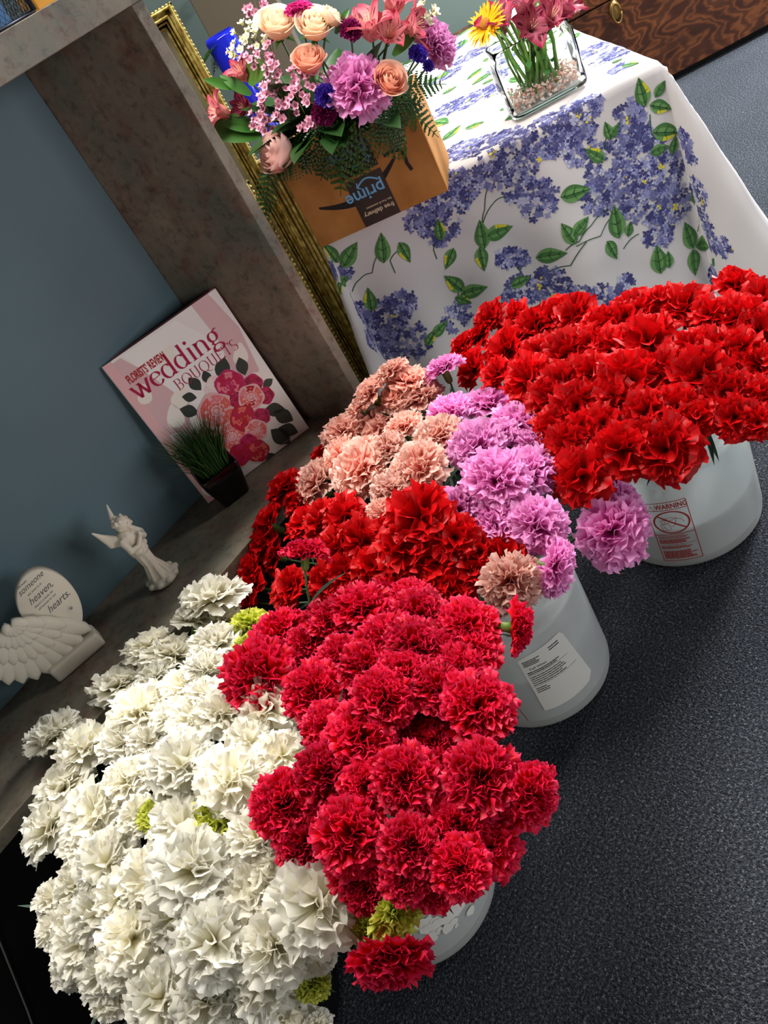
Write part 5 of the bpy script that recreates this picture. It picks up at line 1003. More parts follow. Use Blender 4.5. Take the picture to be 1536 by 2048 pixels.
('white','W',0.2227,1.2159,0.5312,0.0338,0.22,0.12,0.97,'ruffled white carnation, second from left in the top row of the white bunch'),
('white','W',0.1228,1.0658,0.5656,0.0298,0.3,-0.15,0.94,'ruffled white carnation, fourth from left in the third row down of the white bunch'),
('white','W',-0.0383,0.9709,0.5652,0.043,-0.05,-0.33,0.94,'ruffled white carnation, third from left in the fifth row down of the white bunch'),
('white','W',-0.0862,1.0146,0.5438,0.0286,-0.11,-0.26,0.96,'ruffled white carnation, leftmost in the fifth row down of the white bunch'),
('white','W',-0.1122,1.0527,0.5308,0.0258,0.1,-0.17,0.98,'ruffled white carnation, leftmost in the sixth row down of the white bunch'),
('white','W',-0.0243,0.8795,0.5609,0.0377,-0.05,-0.45,0.89,'ruffled white carnation, fourth from left in the fifth row down of the white bunch'),
('white','W',0.0199,0.805,0.5804,0.0497,0.15,-0.55,0.83,'largest white carnation, wide open in the middle of the bunch'),
('white','W',0.0462,0.7466,0.5379,0.042,0.15,-0.45,0.88,'ruffled white carnation, fifth from left in the fifth row down of the white bunch'),
('white','W',0.0826,0.7395,0.5287,0.032,0.22,-0.59,0.78,'ruffled white carnation, rightmost in the fifth row down of the white bunch'),
('white','W',0.0658,0.6476,0.5329,0.051,-0.18,-0.69,0.7,'brilliant white carnation at the right edge, lit brightest of its bunch'),
('white','W',0.023,0.7254,0.5243,0.0295,-0.01,-0.68,0.73,'ruffled white carnation, rightmost in the sixth row down of the white bunch'),
('white','W',-0.0888,0.9382,0.548,0.0336,-0.03,-0.46,0.89,'ruffled white carnation, third from left in the sixth row down of the white bunch'),
('white','W',-0.1374,1.0204,0.5219,0.0268,-0.09,-0.13,0.99,'ruffled white carnation, leftmost in the seventh row down of the white bunch'),
('white','W',-0.1295,0.9441,0.5313,0.035,-0.08,-0.35,0.93,'ruffled white carnation, second from left in the seventh row down of the white bunch'),
('white','W',-0.0606,0.9135,0.5554,0.0301,-0.19,-0.45,0.87,'ruffled white carnation, fourth from left in the sixth row down of the white bunch'),
('white','W',-0.0794,0.8556,0.5478,0.038,0.18,-0.47,0.86,'ruffled white carnation, fourth from left in the seventh row down of the white bunch'),
('white','W',-0.0387,0.8266,0.5373,0.0336,-0.02,-0.68,0.74,'ruffled white carnation, sixth from left in the sixth row down of the white bunch'),
('white','W',-0.0287,0.7374,0.5477,0.0444,0.0,-0.59,0.81,'ruffled white carnation, fifth from left in the seventh row down of the white bunch'),
('white','W',0.0056,0.6789,0.5169,0.0398,0.03,-0.71,0.71,'ruffled white carnation, sixth from left in the seventh row down of the white bunch'),
('white','W',0.0268,0.6688,0.4789,0.0291,0.15,-0.6,0.79,'ruffled white carnation, rightmost in the seventh row down of the white bunch'),
('white','W',-0.0304,0.689,0.4881,0.0387,-0.09,-0.7,0.7,'ruffled white carnation, rightmost in the eighth row down of the white bunch'),
('white','W',-0.1386,0.8968,0.514,0.031,-0.22,-0.36,0.91,'ruffled white carnation, second from left in the eighth row down of the white bunch'),
('white','W',-0.1582,0.9547,0.5106,0.0256,-0.17,-0.36,0.92,'ruffled white carnation, leftmost in the eighth row down of the white bunch'),
('white','W',-0.1154,0.7924,0.5142,0.0408,-0.25,-0.4,0.88,'ruffled white carnation, fourth from left in the eighth row down of the white bunch'),
('white','W',-0.0843,0.7325,0.5026,0.0357,-0.09,-0.71,0.7,'ruffled white carnation, leftmost in the bottom row of the white bunch'),
('white','W',-0.0701,0.78,0.5108,0.034,-0.13,-0.49,0.86,'ruffled white carnation, fifth from left in the eighth row down of the white bunch'),
('white','W',-0.11,0.8602,0.5282,0.0319,-0.01,-0.45,0.89,'ruffled white carnation, third from left in the seventh row down of the white bunch'),
('white','W',-0.0455,0.6662,0.4501,0.0286,0.01,-0.7,0.72,'white carnation cut by the lower picture edge, standing off to the right'),
('white','W',-0.0305,0.6384,0.4278,0.0157,-0.0,-0.77,0.63,'ruffled white carnation, rightmost in the bottom row of the white bunch'),
('white','W',-0.0484,0.7104,0.4834,0.0318,-0.17,-0.6,0.78,'ruffled white carnation, sixth from left in the eighth row down of the white bunch'),
('white','W',-0.0525,0.8685,0.5432,0.0311,-0.02,-0.44,0.9,'ruffled white carnation, fifth from left in the sixth row down of the white bunch'),
('white','W',-0.1167,0.9828,0.5323,0.0295,-0.23,-0.32,0.92,'ruffled white carnation, second from left in the sixth row down of the white bunch'),
('white','W',-0.149,0.8827,0.4898,0.0248,-0.09,-0.5,0.86,'ruffled white carnation, third from left in the eighth row down of the white bunch'),
('white','W',-0.0748,0.7141,0.4738,0.0259,0.06,-0.79,0.61,'ruffled white carnation, second from left in the bottom row of the white bunch'),
]
GRP = {'R': 'deep red carnations in the far bucket', 'M': 'carnations in the middle bucket', 'H': 'crimson carnations in the front bucket', 'W': 'white carnations beside the cabinet'}
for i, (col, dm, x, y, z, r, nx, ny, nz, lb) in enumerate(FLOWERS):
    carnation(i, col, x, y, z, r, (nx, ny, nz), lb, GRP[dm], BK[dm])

# ---------------------------------------------------------------- mixed bouquet
M_ROSE = {'cream': petal_mat('rose_cream', 'f4c8a0', 'fbe8d0', None, .3, .45, lo=.3), 'peach': petal_mat('rose_peach', 'f09070', 'fbcdb4', None, .3, .45, lo=.3), 'blush': petal_mat('rose_blush', 'f0b4a8', 'f8d4cc', None, .3, .4, lo=.3)}
def rose_mesh(mat, seed, ck=1.0):
    r = np.random.default_rng(seed); V = []; F = []; UV = []; n = 22; nu, nv = 11, 9
    for i in range(n):
        t = i / (n - 1); az = i * 2.39996 + r.normal(0, .1); R0 = .10 + .66 * t ** .85; H0 = 1.16 - .22 * t; half = 1.25 - .25 * t; curl = max(0, t - .35) * .55 * ck; base = len(V); ph = r.uniform(0, 6.28)
        for j in range(nv):
            s = j / (nv - 1); prof = math.sin(min(1, s * 1.25) * math.pi / 2) ** .7; rad = R0 * (.25 + .75 * prof) * (1 - (.30 * (1 - t)) * max(0, s - .55)) + curl * max(0, s - .68) ** 1.2 * 2.2
            for q in range(nu):
                w = (q / (nu - 1) - .5) * 2; a = az + w * half * (.45 + .55 * math.sin(math.pi * (.12 + .8 * s) * .75)) ; z = H0 * s * (1 - .14 * w * w * s) - curl * max(0, s - .78) * 1.4
                rr = rad + .018 * w + .015 * math.sin(5 * w + ph) * s; V.append((rr * math.cos(a), rr * math.sin(a), z - .45)); UV.append(((w + 1) / 2, s))
        for j in range(nv - 1):
            for q in range(nu - 1): a = base + j * nu + q; F.append((a, a + 1, a + nu + 1, a + nu))
    return mesh_np('rose_bloom', V, F, mat, UV)
g = G()
for k in range(5):
    a = k * 1.2566; c_, s_2 = math.cos(a), math.sin(a); d = np.array([-s_2, c_, 0]) * .16; g.add([np.array([c_ * .12, s_2 * .12, -.46]) - d * .5, np.array([c_ * .12, s_2 * .12, -.46]) + d * .5, np.array([c_ * .5, s_2 * .5, -.42]) + d * .7, np.array([c_ * .9, s_2 * .9, -.55]), np.array([c_ * .5, s_2 * .5, -.42]) - d * .7], [(0, 1, 2, 3, 4)])
g.lathe([(.05, -.75), (.16, -.68), (.20, -.5), (.14, -.42)], n=10); ME_SEPAL = g.mesh('sepals', M_MIDGREEN, True)
def lily_mat(name, inner, outer, stripe):
    m = petal_mat(name, inner, outer, None, .25, .45, lo=.4); nt = m.node_tree
    uv = N(m, 'ShaderNodeUVMap'); mp = N(m, 'ShaderNodeMapping'); mp.inputs['Scale'].default_value = (16, 2.2, 1); L(m, uv.outputs[0], mp.inputs[0]); n = N(m, 'ShaderNodeTexNoise', Scale=1.0, Detail=1.0); L(m, mp.outputs[0], n.inputs[0])
    r = ramp(m, n.outputs['Fac'], [(.60, (0, 0, 0)), (.64, (1, 1, 1))]); mx = N(m, 'ShaderNodeMixRGB'); mx.inputs[2].default_value = (*hx(stripe), 1); L(m, r.outputs[0], mx.inputs[0])
    hs = [k for k in nt.nodes if k.type == 'HUE_SAT'][0]; L(m, hs.outputs[0], mx.inputs[1])
    for k in nt.nodes:
        if k.type == 'BSDF_PRINCIPLED': L(m, mx.outputs[0], k.inputs['Base Color'])
        if k.type == 'BSDF_TRANSLUCENT': L(m, mx.outputs[0], k.inputs[0])
    return m
M_LILY = {'pink': lily_mat('lily_pink', 'f0a8a4', 'd8506c', '7a1830'), 'dark': lily_mat('lily_wine', 'a04058', '701838', '3a0c20'), 'crimson': lily_mat('lily_crimson', 'e0889c', 'b01c48', '5a0c24')}
M_STAMEN = prin('stamen', 'f0d0a8', .5); M_YEL = prin('daisy_yellow', 'f0b010', .5, .3, Subsurface_Weight=.1); M_CONE = prin('daisy_cone', 'a86a10', .8)
def lily_mesh(mat, seed, open_=1.0):
    r = np.random.default_rng(seed); V = []; F = []; UV = []; nu, nv = 7, 10
    for i in range(6):
        inner = i >= 3; az = (i % 3) * 2.0944 + (1.047 if inner else 0) + r.normal(0, .08); wd = .28 if inner else .44; base = len(V); e0 = math.radians(12); e1 = math.radians((62 if inner else 84) * open_ + r.normal(0, 8)); pr, pz = .04, -.62; ln = 1.32
        for j in range(nv):
            s = j / (nv - 1); a = e0 + (e1 - e0) * s ** 1.3
            if j: pr += math.sin(a) * ln / (nv - 1); pz += math.cos(a) * ln / (nv - 1)
            wv = wd * math.sin(math.pi * (.06 + .90 * s)) ** .75 * (1 if s < .93 else .7)
            for q in range(nu):
                w = (q / (nu - 1) - .5) * 2; nrm = .16 * w * w * wd * 2; x = pr - nrm * math.cos(a) + .02 * math.sin(8 * s + w * 3); z = pz + nrm * math.sin(a) ; y = w * wv; ca, sa = math.cos(az), math.sin(az); V.append((x * ca - y * sa, x * sa + y * ca, z)); UV.append(((w + 1) / 2, s))
        for j in range(nv - 1):
            for q in range(nu - 1): a = base + j * nu + q; F.append((a, a + 1, a + nu + 1, a + nu))
    return mesh_np('lily_bloom', V, F, mat, UV)
g = G()
for k in range(6): a = k * 1.05 + .3; g.tube([(0, 0, -.5), (.07 * math.cos(a), .07 * math.sin(a), 0), (.16 * math.cos(a), .16 * math.sin(a), .38)], .012, 4); g.ell((.165 * math.cos(a), .165 * math.sin(a), .40), (.025, .025, .045), n=6)
ME_STAMEN = g.mesh('stamens', M_STAMEN, True)
g = G()
for k in range(5):
    a = k * 1.2566
    V = []; 
    for i in range(4):
        for j in range(5):
            s = i / 3; w = (j / 4 - .5) * 2; rr = .35 + .62 * s; y = w * .40 * math.sin(math.pi * (.2 + .7 * s)); z = .05 + .35 * s * s + .08 * w * w; V.append((rr * math.cos(a) - y * math.sin(a), rr * math.sin(a) + y * math.cos(a), z))
    g.add(V, [(i * 5 + j, i * 5 + j + 1, i * 5 + j + 6, i * 5 + j + 5) for i in range(3) for j in range(4)], 0)
g.lathe([(.02, -.6), (.22, -.5), (.40, -.1), (.42, .12), (.30, .16), (.05, .06)], n=14, mi=1); g.ell((0, 0, .10), (.14, .14, .10), n=8, mi=2)
WAX = {'pink': g.mesh('waxflower_floret', [prin('wax_pink', 'ecaac4', .4, .5), prin('wax_rose', 'a8486c', .5), prin('wax_eye', '6c7030', .5)], True), 'white': g.mesh('waxflower_floret_white', [prin('wax_white', 'f6f2dc', .4, .5), prin('wax_cream', 'd8d890', .5), prin('wax_eye_green', '8a9a30', .5)], True)}
M_STAT = {'violet': petal_mat('statice_violet', '2c1880', '5a3cc0', None, .2), 'wine': petal_mat('dianthus_wine', '5c0c3c', '901c60', None, .2)}
V_, F_, U_ = petals('frill', 99); ME_ST = {k: mesh_np('crinkled_head', V_, F_, m, U_) for k, m in M_STAT.items()}
M_TWIG = prin('waxflower_twig', '6a6a3c', .6)
def mixed(tab_, centre, group, seed):
    rr = random.Random(seed)
    for i, (k, col, x, y, z, r, nx, ny, nz, lb) in enumerate(tab_):
        n = np.array([nx, ny, nz]); n = n / np.linalg.norm(n); P = np.array([x, y, z]); ce = np.array(centre)
        if k == 'orchidB': t = carnation(i, col, x, y, z, r, n, lb, group)
        elif k == 'rose':
            t = thing('rose', lb, 'rose', tuple(P), group); b = link('bloom', rose_mesh(M_ROSE[col], 30 + i, .35 if col == 'blush' else 1.0), t); orient(b, n, rr.random() * 6); b.scale = (r * 1.3,) * 3
            s = link('sepals', ME_SEPAL, t); orient(s, n, 0); s.scale = (r * 1.1,) * 3
        elif k == 'alstro':
            t = thing('alstroemeria', lb, 'lily', tuple(P), group); b = link('bloom', lily_mesh(M_LILY[col], 50 + i, .8 if col == 'dark' else 1.0), t); orient(b, n, rr.random() * 6); b.scale = (r * 1.22,) * 3
            s = link('stamens', ME_STAMEN, t); orient(s, n, 0); s.scale = (r * 1.05,) * 3
        elif k == 'wax':
            t = thing('waxflower_sprig', lb, 'waxflower', tuple(P), group); tw = G(); joint = -n * r * 1.6
            for q in range(9):
                off = np.array([rr.gauss(0, 1) for _ in range(3)]); off = off / np.linalg.norm(off) * r * rr.uniform(.5, 1.0); off -= n * (off @ n) * .5; f = link('floret', WAX[col], t, tuple(off)); dd = n * .7 + off / r * .6; orient(f, dd, rr.random() * 6); s_ = r * rr.uniform(.30, .38); f.scale = (s_, s_, s_)
                dd = dd / np.linalg.norm(dd); tw.tube([joint, (joint + off) * .5 - dd * r * .15, off - dd * s_ * .5], .0007, 4)
            tw.tube([joint, joint - n * .03 - ZZ * .02], .001, 4); link('twigs', tw.mesh('twigs', M_TWIG, True), t)
        elif k == 'statice':
            t = thing('statice' if col == 'violet' else 'dianthus', lb, 'flower', tuple(P), group); b = link('head', ME_ST[col], t); orient(b, n, rr.random() * 6); b.scale = (r, r, r * 1.3); s = link('calyx', ME_CALYX, t); orient(s, n, 0); s.scale = (r * .9,) * 3
        elif k == 'daisy':
            t = thing('yellow_daisy', lb, 'daisy', tuple(P), group); g = G()
            for q in range(44):
                a = q * 2.4; L_ = 1.05 - .18 * (q > 26); el = .05 + .28 * (q > 26) + rr.gauss(0, .05); pts = []
                for s in (0, .35, .7, 1):
                    w = .085 * math.sin(math.pi * (.15 + .8 * s)); ra_ = .2 + (L_ - .2) * s; zc = .05 + el * s * ra_ - .10 * s * s
                    pts += [(ra_ * math.cos(a) + w * math.sin(a), ra_ * math.sin(a) - w * math.cos(a), zc), (ra_ * math.cos(a) - w * math.sin(a), ra_ * math.sin(a) + w * math.cos(a), zc)]
                g.add(pts, [(2 * j, 2 * j + 1, 2 * j + 3, 2 * j + 2) for j in range(3)])
            b = link('ray_petals', g.mesh('rays', M_YEL, True), t); orient(b, n, 0); b.scale = (r,) * 3
            g = G(); g.ell((0, 0, .1), (.27, .27, .16), n=14); b = link('cone', g.mesh('cone', M_CONE, True), t); orient(b, n, 0); b.scale = (r,) * 3
        if k != 'wax':      # stem down into the container
            p0 = -n * r * .6; e = ce - P; g = G(); g.tube([p0, p0 - n * .03 + e * .15, e * .6 - ZZ * .0, e], .0022, 5); link('stem', g.mesh('stem', M_STEM, True), t)
BOUQUET = [
('rose','cream',1.3135,1.4033,1.1818,0.0388,-0.14,-0.50,0.86,'cream rose with loosely open heart, leftmost of the upper pair'),
('rose','cream',1.3228,1.3214,1.1531,0.0355,-0.16,-0.60,0.79,'cream rose with blush heart, right one of the upper pair'),
('rose','cream',1.3394,1.2885,1.1538,0.0213,0.57,-0.74,0.36,'cream rose half hidden behind the right one of the pair'),
('rose','peach',1.2820,1.3353,1.1072,0.0317,-0.14,-0.50,0.86,'peach rose half covered by small pink waxflowers'),
('rose','peach',1.3513,1.2264,1.0092,0.0319,-0.21,-0.85,0.49,'peach rose tucked behind the large orchid pink carnation'),
('rose','blush',1.1997,1.4486,0.9804,0.0444,-0.71,0.14,0.69,'blush pink rose seen from its side, hanging lowest left over the box'),
('orchidB','orchid',1.3135,1.2703,1.0368,0.0576,-0.41,-0.68,0.60,'big orchid pink carnation in the middle of the mixed bouquet'),
('orchidB','orchid',1.4966,1.1895,1.0173,0.0446,0.16,-0.94,0.30,'orchid pink carnation at the right edge of the mixed bouquet'),
('orchidB','magenta',1.3398,1.3502,1.1940,0.0282,0.29,-0.32,0.90,'magenta carnation above the two cream roses, cut by the picture edge'),
('alstro','pink',1.3788,1.2412,1.1144,0.0459,-0.17,-0.28,0.94,'rose pink striped lily flower, open widest, above the orchid pink carnation'),
('alstro','pink',1.3988,1.2186,1.0829,0.0380,-0.32,-0.74,0.59,'rose pink striped lily flower facing the viewer, second of the upper pair'),
('alstro','pink',1.4480,1.1981,1.0664,0.0453,0.45,-0.88,-0.16,'rose pink lily flower pointing right, seen from its side'),
('alstro','pink',1.3294,1.5915,1.1319,0.0353,-0.32,-0.08,0.94,'striped pink lily flower among white waxflowers at the left'),
('alstro','pink',1.2510,1.6346,1.0891,0.0394,-0.70,0.29,0.65,'pink lily flower farthest left, against the cabinet edge'),
('alstro','dark',1.3025,1.6077,1.0689,0.0322,-0.74,-0.22,0.63,'wine dark lily bud cluster between green leaves at the left'),
('alstro','pink',1.4396,1.2162,1.1180,0.0364,0.40,-0.45,0.80,'pale pink lily flower at the very top of the mixed bouquet'),
('wax','pink',1.2686,1.4185,1.1259,0.0257,-0.55,-0.53,0.64,'pink waxflower sprig under the striped lily at the left'),
('wax','pink',1.2898,1.4328,1.1606,0.0257,-0.55,-0.53,0.64,'pink waxflower sprig between white waxflowers and cream rose'),
('wax','pink',1.2480,1.4799,1.0678,0.0267,-0.55,-0.53,0.64,'pink waxflower sprig halfway down the left side'),
('wax','pink',1.2483,1.4168,1.0764,0.0259,-0.55,-0.53,0.64,'pink waxflower sprig left of the dark twig fork'),
('wax','pink',1.2451,1.5014,1.0315,0.0272,-0.55,-0.53,0.64,'pink waxflower sprig lowest in the left part, above the side-on rose'),
('wax','pink',1.2449,1.3697,1.0111,0.0243,-0.55,-0.53,0.64,'pink waxflower sprig hanging alone below the purple flowers'),
('wax','pink',1.2683,1.3423,1.0800,0.0253,-0.55,-0.53,0.64,'pink waxflower sprig in front of the peach rose'),
('wax','pink',1.3901,1.5239,1.2260,0.0267,-0.55,-0.53,0.64,'pink waxflower sprig at the top left corner of the bouquet'),
('wax','pink',1.2409,1.4171,1.0464,0.0261,-0.55,-0.53,0.64,'pink waxflower sprig beside green stems above the side-on rose'),
('wax','pink',1.2618,1.3380,1.0497,0.0254,-0.55,-0.53,0.64,'pink waxflower sprig left of the violet statice head'),
('wax','pink',1.2654,1.3749,1.1038,0.0254,-0.43,-0.60,0.68,'pink waxflower sprig left of the peach rose under the cream pair'),
('wax','pink',1.2927,1.4972,1.1532,0.0247,-0.48,-0.35,0.80,'pink waxflower sprig just above the striped lily at the left'),
('wax','pink',1.2567,1.5262,1.0490,0.0256,-0.68,-0.38,0.62,'pink waxflower sprig at the left, beside the wine dark buds'),
('wax','pink',1.2513,1.3807,1.0655,0.0257,-0.57,-0.62,0.54,'pink waxflower sprig on the dark twig fork'),
('wax','pink',1.2549,1.4491,1.0997,0.0244,-0.48,-0.52,0.71,'pink waxflower sprig in the upper middle of the left side'),
('wax','white',1.3066,1.4608,1.1814,0.0225,-0.33,-0.48,0.81,'white waxflower sprig tucked below the left cream rose'),
('wax','white',1.3714,1.5646,1.1958,0.0273,-0.48,-0.35,0.80,'white waxflower sprig beside the left cream rose'),
('wax','white',1.3420,1.5851,1.1745,0.0257,-0.61,-0.21,0.77,'white waxflower sprig farthest left, above the striped lily'),
('wax','white',1.4970,1.1944,1.0763,0.0287,0.01,-0.68,0.73,'white waxflower sprig at the upper right of the bouquet'),
('statice','violet',1.2696,1.3183,1.0423,0.0237,-0.57,-0.62,0.54,'violet statice head left of the big orchid pink carnation'),
('statice','violet',1.4214,1.1918,1.0242,0.0185,-0.21,-0.85,0.49,'violet statice head at the right, under the side-on lily'),
('statice','violet',1.4307,1.1865,0.9952,0.0119,-0.21,-0.90,0.37,'small violet statice head farthest right'),
('statice','wine',1.3476,1.2610,1.1198,0.0213,-0.38,-0.67,0.64,'wine red flower head between the cream rose and the open lily'),
('statice','wine',1.2588,1.3352,1.0174,0.0257,-0.58,-0.70,0.42,'dark wine flower head deep in the shade under the violet one'),
]
VASEFLOWERS = [
('daisy','yellow',1.7573,1.2587,0.9571,0.0520,-0.63,0.03,0.77,'golden yellow daisy leaning left out of the glass vase'),
('alstro','crimson',1.7758,1.2332,0.9524,0.0482,-0.39,-0.24,0.89,'crimson pink lily flower beside the yellow daisy'),
('alstro','crimson',1.7143,1.1164,0.9336,0.0434,-0.58,-0.70,0.42,'crimson pink lily flower drooping over the vase front rim'),
('alstro','crimson',1.7231,1.0682,0.9388,0.0382,-0.19,-0.78,0.60,'crimson pink lily flower at the centre of the vase'),
('alstro','crimson',1.7404,1.0380,0.9433,0.0379,0.25,-0.84,0.49,'crimson pink lily flower at the right of the vase'),
('alstro','crimson',1.7282,1.1273,0.9782,0.0432,0.29,-0.32,0.90,'crimson pink lily flower cut by the picture edge above the vase'),
]
FOLIAGE = [
('fern',(1.2695,1.3407,0.9796),(1.2302,1.4156,0.8938),0.0440,'fern frond hanging down between the rose and the box print'),
('fern',(1.2909,1.3011,0.9818),(1.2877,1.3576,0.8514),0.0443,'fern frond hanging over the upper black tape'),
('fern',(1.3202,1.2690,0.9601),(1.3371,1.2631,0.8767),0.0393,'short fern frond pointing at the arrow print'),
('fern',(1.2584,1.3699,0.9915),(1.2105,1.4355,0.9627),0.0396,'fern frond behind the side-on blush rose'),
('fern',(1.2992,1.2885,0.9961),(1.3585,1.2268,0.9172),0.0402,'fern frond lying along the box top rim at the right'),
('fern',(1.2805,1.3170,0.9905),(1.2461,1.3995,0.8419),0.0428,'dark green fern frond pointing down over the box print'),
('fern',(1.2664,1.3466,0.9897),(1.2088,1.4371,0.9292),0.0400,'dark green fern frond draping over the upper left of the box'),
('fern',(1.3140,1.2724,0.9781),(1.3915,1.2529,0.8339),0.0421,'dark green fern frond draping over the box at the right'),
('fern',(1.3151,1.2701,0.9911),(1.4019,1.1988,0.9393),0.0381,'fern frond reaching right across the box top edge'),
('fern',(1.3572,1.2351,0.9834),(1.4253,1.2188,0.8514),0.0235,'thin fern frond falling past the box right edge'),
('fern',(1.1679,1.4642,0.9684),(1.1216,1.5251,0.8687),0.0206,'pale fern tip hanging beside the grey cabinet edge'),
('fern',(1.3561,1.2352,0.9978),(1.4650,1.1787,0.9464),0.0262,'feathery sprig reaching right over the tablecloth'),
('fern',(1.2309,1.4007,0.9602),(1.1748,1.4715,0.9465),0.0273,'small fern frond beneath the side-on blush rose'),
('fern',(1.2723,1.3358,1.0271),(1.2589,1.3377,0.9330),0.0460,'broad fern frond in the dark middle under the carnation'),
('fern',(1.3402,1.2477,0.9807),(1.3041,1.2763,0.9118),0.0352,'short fern frond between the carnation and the box'),
('leaf',(1.3110,1.5751,1.0853),(1.2937,1.6113,1.1435),0.0204,'broad bright green leaf at the left, under the striped lily'),
('leaf',(1.3018,1.6047,1.1118),(1.2654,1.6283,1.1534),0.0166,'light green leaf reaching farthest left beside the mirror frame'),
('leaf',(1.3044,1.5916,1.0145),(1.2433,1.6362,1.0787),0.0208,'green leaf under the farthest left lily flower'),
('leaf',(1.2971,1.5942,1.0028),(1.2066,1.6551,1.0780),0.0188,'long dark green leaf lowest at the left over the cabinet edge'),
('leaf',(1.3871,1.2218,1.0442),(1.4354,1.1886,1.0600),0.0150,'upright green leaf at the right beside the lilies'),
('leaf',(1.2524,1.4667,0.9731),(1.2354,1.3936,0.9752),0.0142,'pale sepal leaf at the back of the side-on rose'),
('leaf',(1.3389,1.2930,1.1270),(1.3640,1.2629,1.1524),0.0098,'narrow green leaf between cream rose and open lily'),
('leaf',(1.3360,1.5828,1.1204),(1.2659,1.4519,1.1345),0.0122,'small green leaf right of the striped lily'),
]
mixed(BOUQUET, tuple(BX0 + BXu * BW * .5 + BXd * BD * .45 + ZZ * .12), 'flowers of the mixed bouquet', 4)
mixed(VASEFLOWERS, tuple(W(VU, VV, TT + .10)), 'flowers in the glass vase', 5)
def leaflet_fern(L_, wd, seed):
    r = random.Random(seed); g = G(); n = 10; g.tube([(0, 0, 0), (L_ * .5, 0, .0), (L_, 0, -.1 * L_)], .0009, 4)
    for i in range(n):
        t = .06 + .9 * i / n; w = wd * math.sin(math.pi * (.28 + .70 * t)) * (1.15 - .4 * t) * 1.25
        for s in (-1, 1):
            ax_ = t * L_; m = 6
            for k in range(m):        # pinnules toothed along each pinna
                q = k / m; x0 = ax_ + w * .45 * q; y0 = s * w * q; z0 = -.1 * L_ * t * t - .12 * w * q * q + r.gauss(0, .0006); a = min(w * .24, L_ / n * .40) * (1 - .45 * q) + .0006
                g.add([(x0 - a * .3, y0, z0), (x0 + a * .9, y0 + s * a * .2, z0 + .001), (x0 + a * .9, y0 + s * a * .95, z0), (x0 - a * .1, y0 + s * a * .9, z0 - .0005), (x0 - a * .75, y0 + s * a * .55, z0 + .0008)], [(0, 1, 2, 3, 4) if s > 0 else (4, 3, 2, 1, 0)])
    return g
M_FERN2 = prin('fern_bright', '2f5e22', .35, .55); M_LF2 = prin('lily_leaf', '3a6e26', .35, .5)
for i, (k, a, b, w, lb) in enumerate(FOLIAGE):
    a = np.array(a); b = np.array(b); d = b - a; L_ = np.linalg.norm(d)
    t = thing('fern_frond' if k == 'fern' else 'leaf_spray', lb, 'fern' if k == 'fern' else 'leaf', tuple(a), 'foliage of the mixed bouquet')
    tocam = np.array([0, 0, 1.35]) - (a + b) / 2; x_ = d / L_; z_ = tocam - x_ * (tocam @ x_); z_ /= np.linalg.norm(z_); z_ = z_ + ZZ * .4; z_ -= x_ * (z_ @ x_); z_ /= np.linalg.norm(z_); y_ = np.cross(z_, x_); M = Matrix((x_, y_, z_)).transposed().to_quaternion()
    if k == 'fern': o = link('frond', leaflet_fern(L_, w, i).mesh('frond', M_FERN2 if i % 2 else M_DKGREEN), t)
    else:
        o = link('blade', leafblade(10, .17, .10, M_LF2 if i % 2 else M_MIDGREEN, 'blade'), t); o.scale = (L_ * 1.1,) * 3
    o.rotation_mode = 'QUATERNION'; o.rotation_quaternion = M
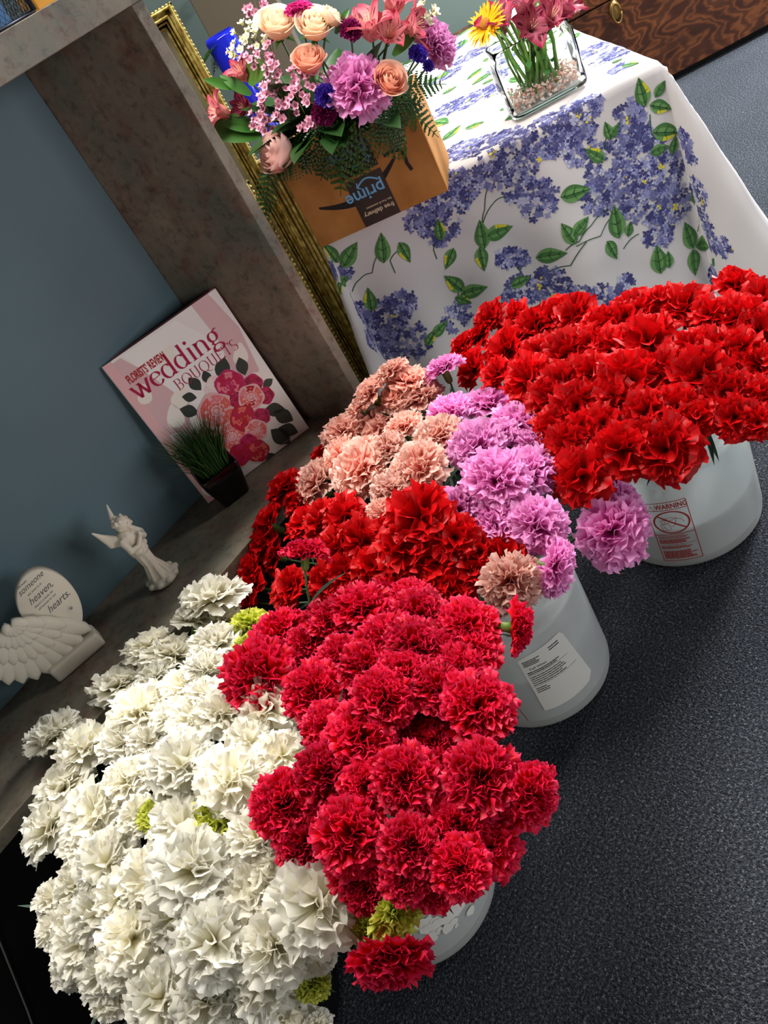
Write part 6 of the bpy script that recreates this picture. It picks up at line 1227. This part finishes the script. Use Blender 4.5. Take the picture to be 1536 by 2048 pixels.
# dark backing greens inside the bouquet
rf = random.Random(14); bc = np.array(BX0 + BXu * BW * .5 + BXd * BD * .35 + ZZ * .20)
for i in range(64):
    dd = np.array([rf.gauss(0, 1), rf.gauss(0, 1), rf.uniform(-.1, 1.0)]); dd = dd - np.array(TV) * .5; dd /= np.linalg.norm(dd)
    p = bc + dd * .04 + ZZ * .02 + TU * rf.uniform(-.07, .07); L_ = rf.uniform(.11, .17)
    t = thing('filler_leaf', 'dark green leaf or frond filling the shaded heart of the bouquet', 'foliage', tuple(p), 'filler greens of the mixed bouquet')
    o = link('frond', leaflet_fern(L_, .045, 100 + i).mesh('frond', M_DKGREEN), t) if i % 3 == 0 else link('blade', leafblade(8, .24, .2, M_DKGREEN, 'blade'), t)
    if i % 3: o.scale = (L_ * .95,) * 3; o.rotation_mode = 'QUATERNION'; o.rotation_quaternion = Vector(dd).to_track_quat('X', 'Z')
# stems standing in the glass vase
g = G()
for i in range(34):
    p = W(VU + rf.uniform(-.6, .6) * VHu * .8, VV + rf.uniform(-.5, .5) * VHv, TT + .03); q = W(VU + rf.uniform(-.7, .7) * VHu * .9, VV + rf.uniform(-.5, .5) * VHv, TT + VH + .04); g.tube([p, (p + q) / 2 + TU * rf.gauss(0, .004), q], rf.uniform(.002, .0042), 7, 0)
for i in range(26):
    p = W(VU + rf.uniform(-.7, .6) * VHu * .8, VV + rf.uniform(-.6, .6) * VHv, TT + rf.uniform(.05, VH - .02)); a = rf.random() * 6.28; d = np.array([math.cos(a), math.sin(a), rf.uniform(-.8, .3)]) * .03; sd = np.cross(d, ZZ); sd = sd / np.linalg.norm(sd) * .008
    pm = p + d * .5; pe_ = p + d
    for q in (pm, pe_): pass
    g.add([p, pm + sd, pe_, pm - sd], [(0, 1, 2, 3)], 1)
o = tag(g.build('vase_stems', [prin('vase_stem', '6ea048', .4, .4), prin('vase_leaf', '3f7a34', .4, .4)], None, True), 'bundle of green flower stems standing inside the glass vase', 'stems'); o['kind'] = 'stuff'
# blue vase greens
for i in range(9):
    a = 2.2 + rf.gauss(0, .7); d = W(math.cos(a), math.sin(a) * .5, rf.uniform(-.9, .4)); d /= np.linalg.norm(d); t = thing('drooping_green', 'dark drooping green sprig on top of the blue vase', 'foliage', tuple(W(-.265, 2.74, 1.16)), 'greens in the blue vase')
    o = link('frond', leaflet_fern(.11, .03, 200 + i).mesh('frond', M_DKGREEN), t); o.rotation_mode = 'QUATERNION'; o.rotation_quaternion = Vector(d).to_track_quat('X', 'Z')
# small litter on the carpet
g = G()
for q in range(5): a = q * 1.26; g.add([(1.02, .45, .004), (1.02 + .008 * math.cos(a), .45 + .008 * math.sin(a), .007), (1.02 + .005 * math.cos(a + .7), .45 + .005 * math.sin(a + .7), .004)], [(0, 1, 2)])
tag(g.build('petal_scrap', PET['green']), 'tiny green scrap lying on the carpet right of the middle bucket', 'debris')
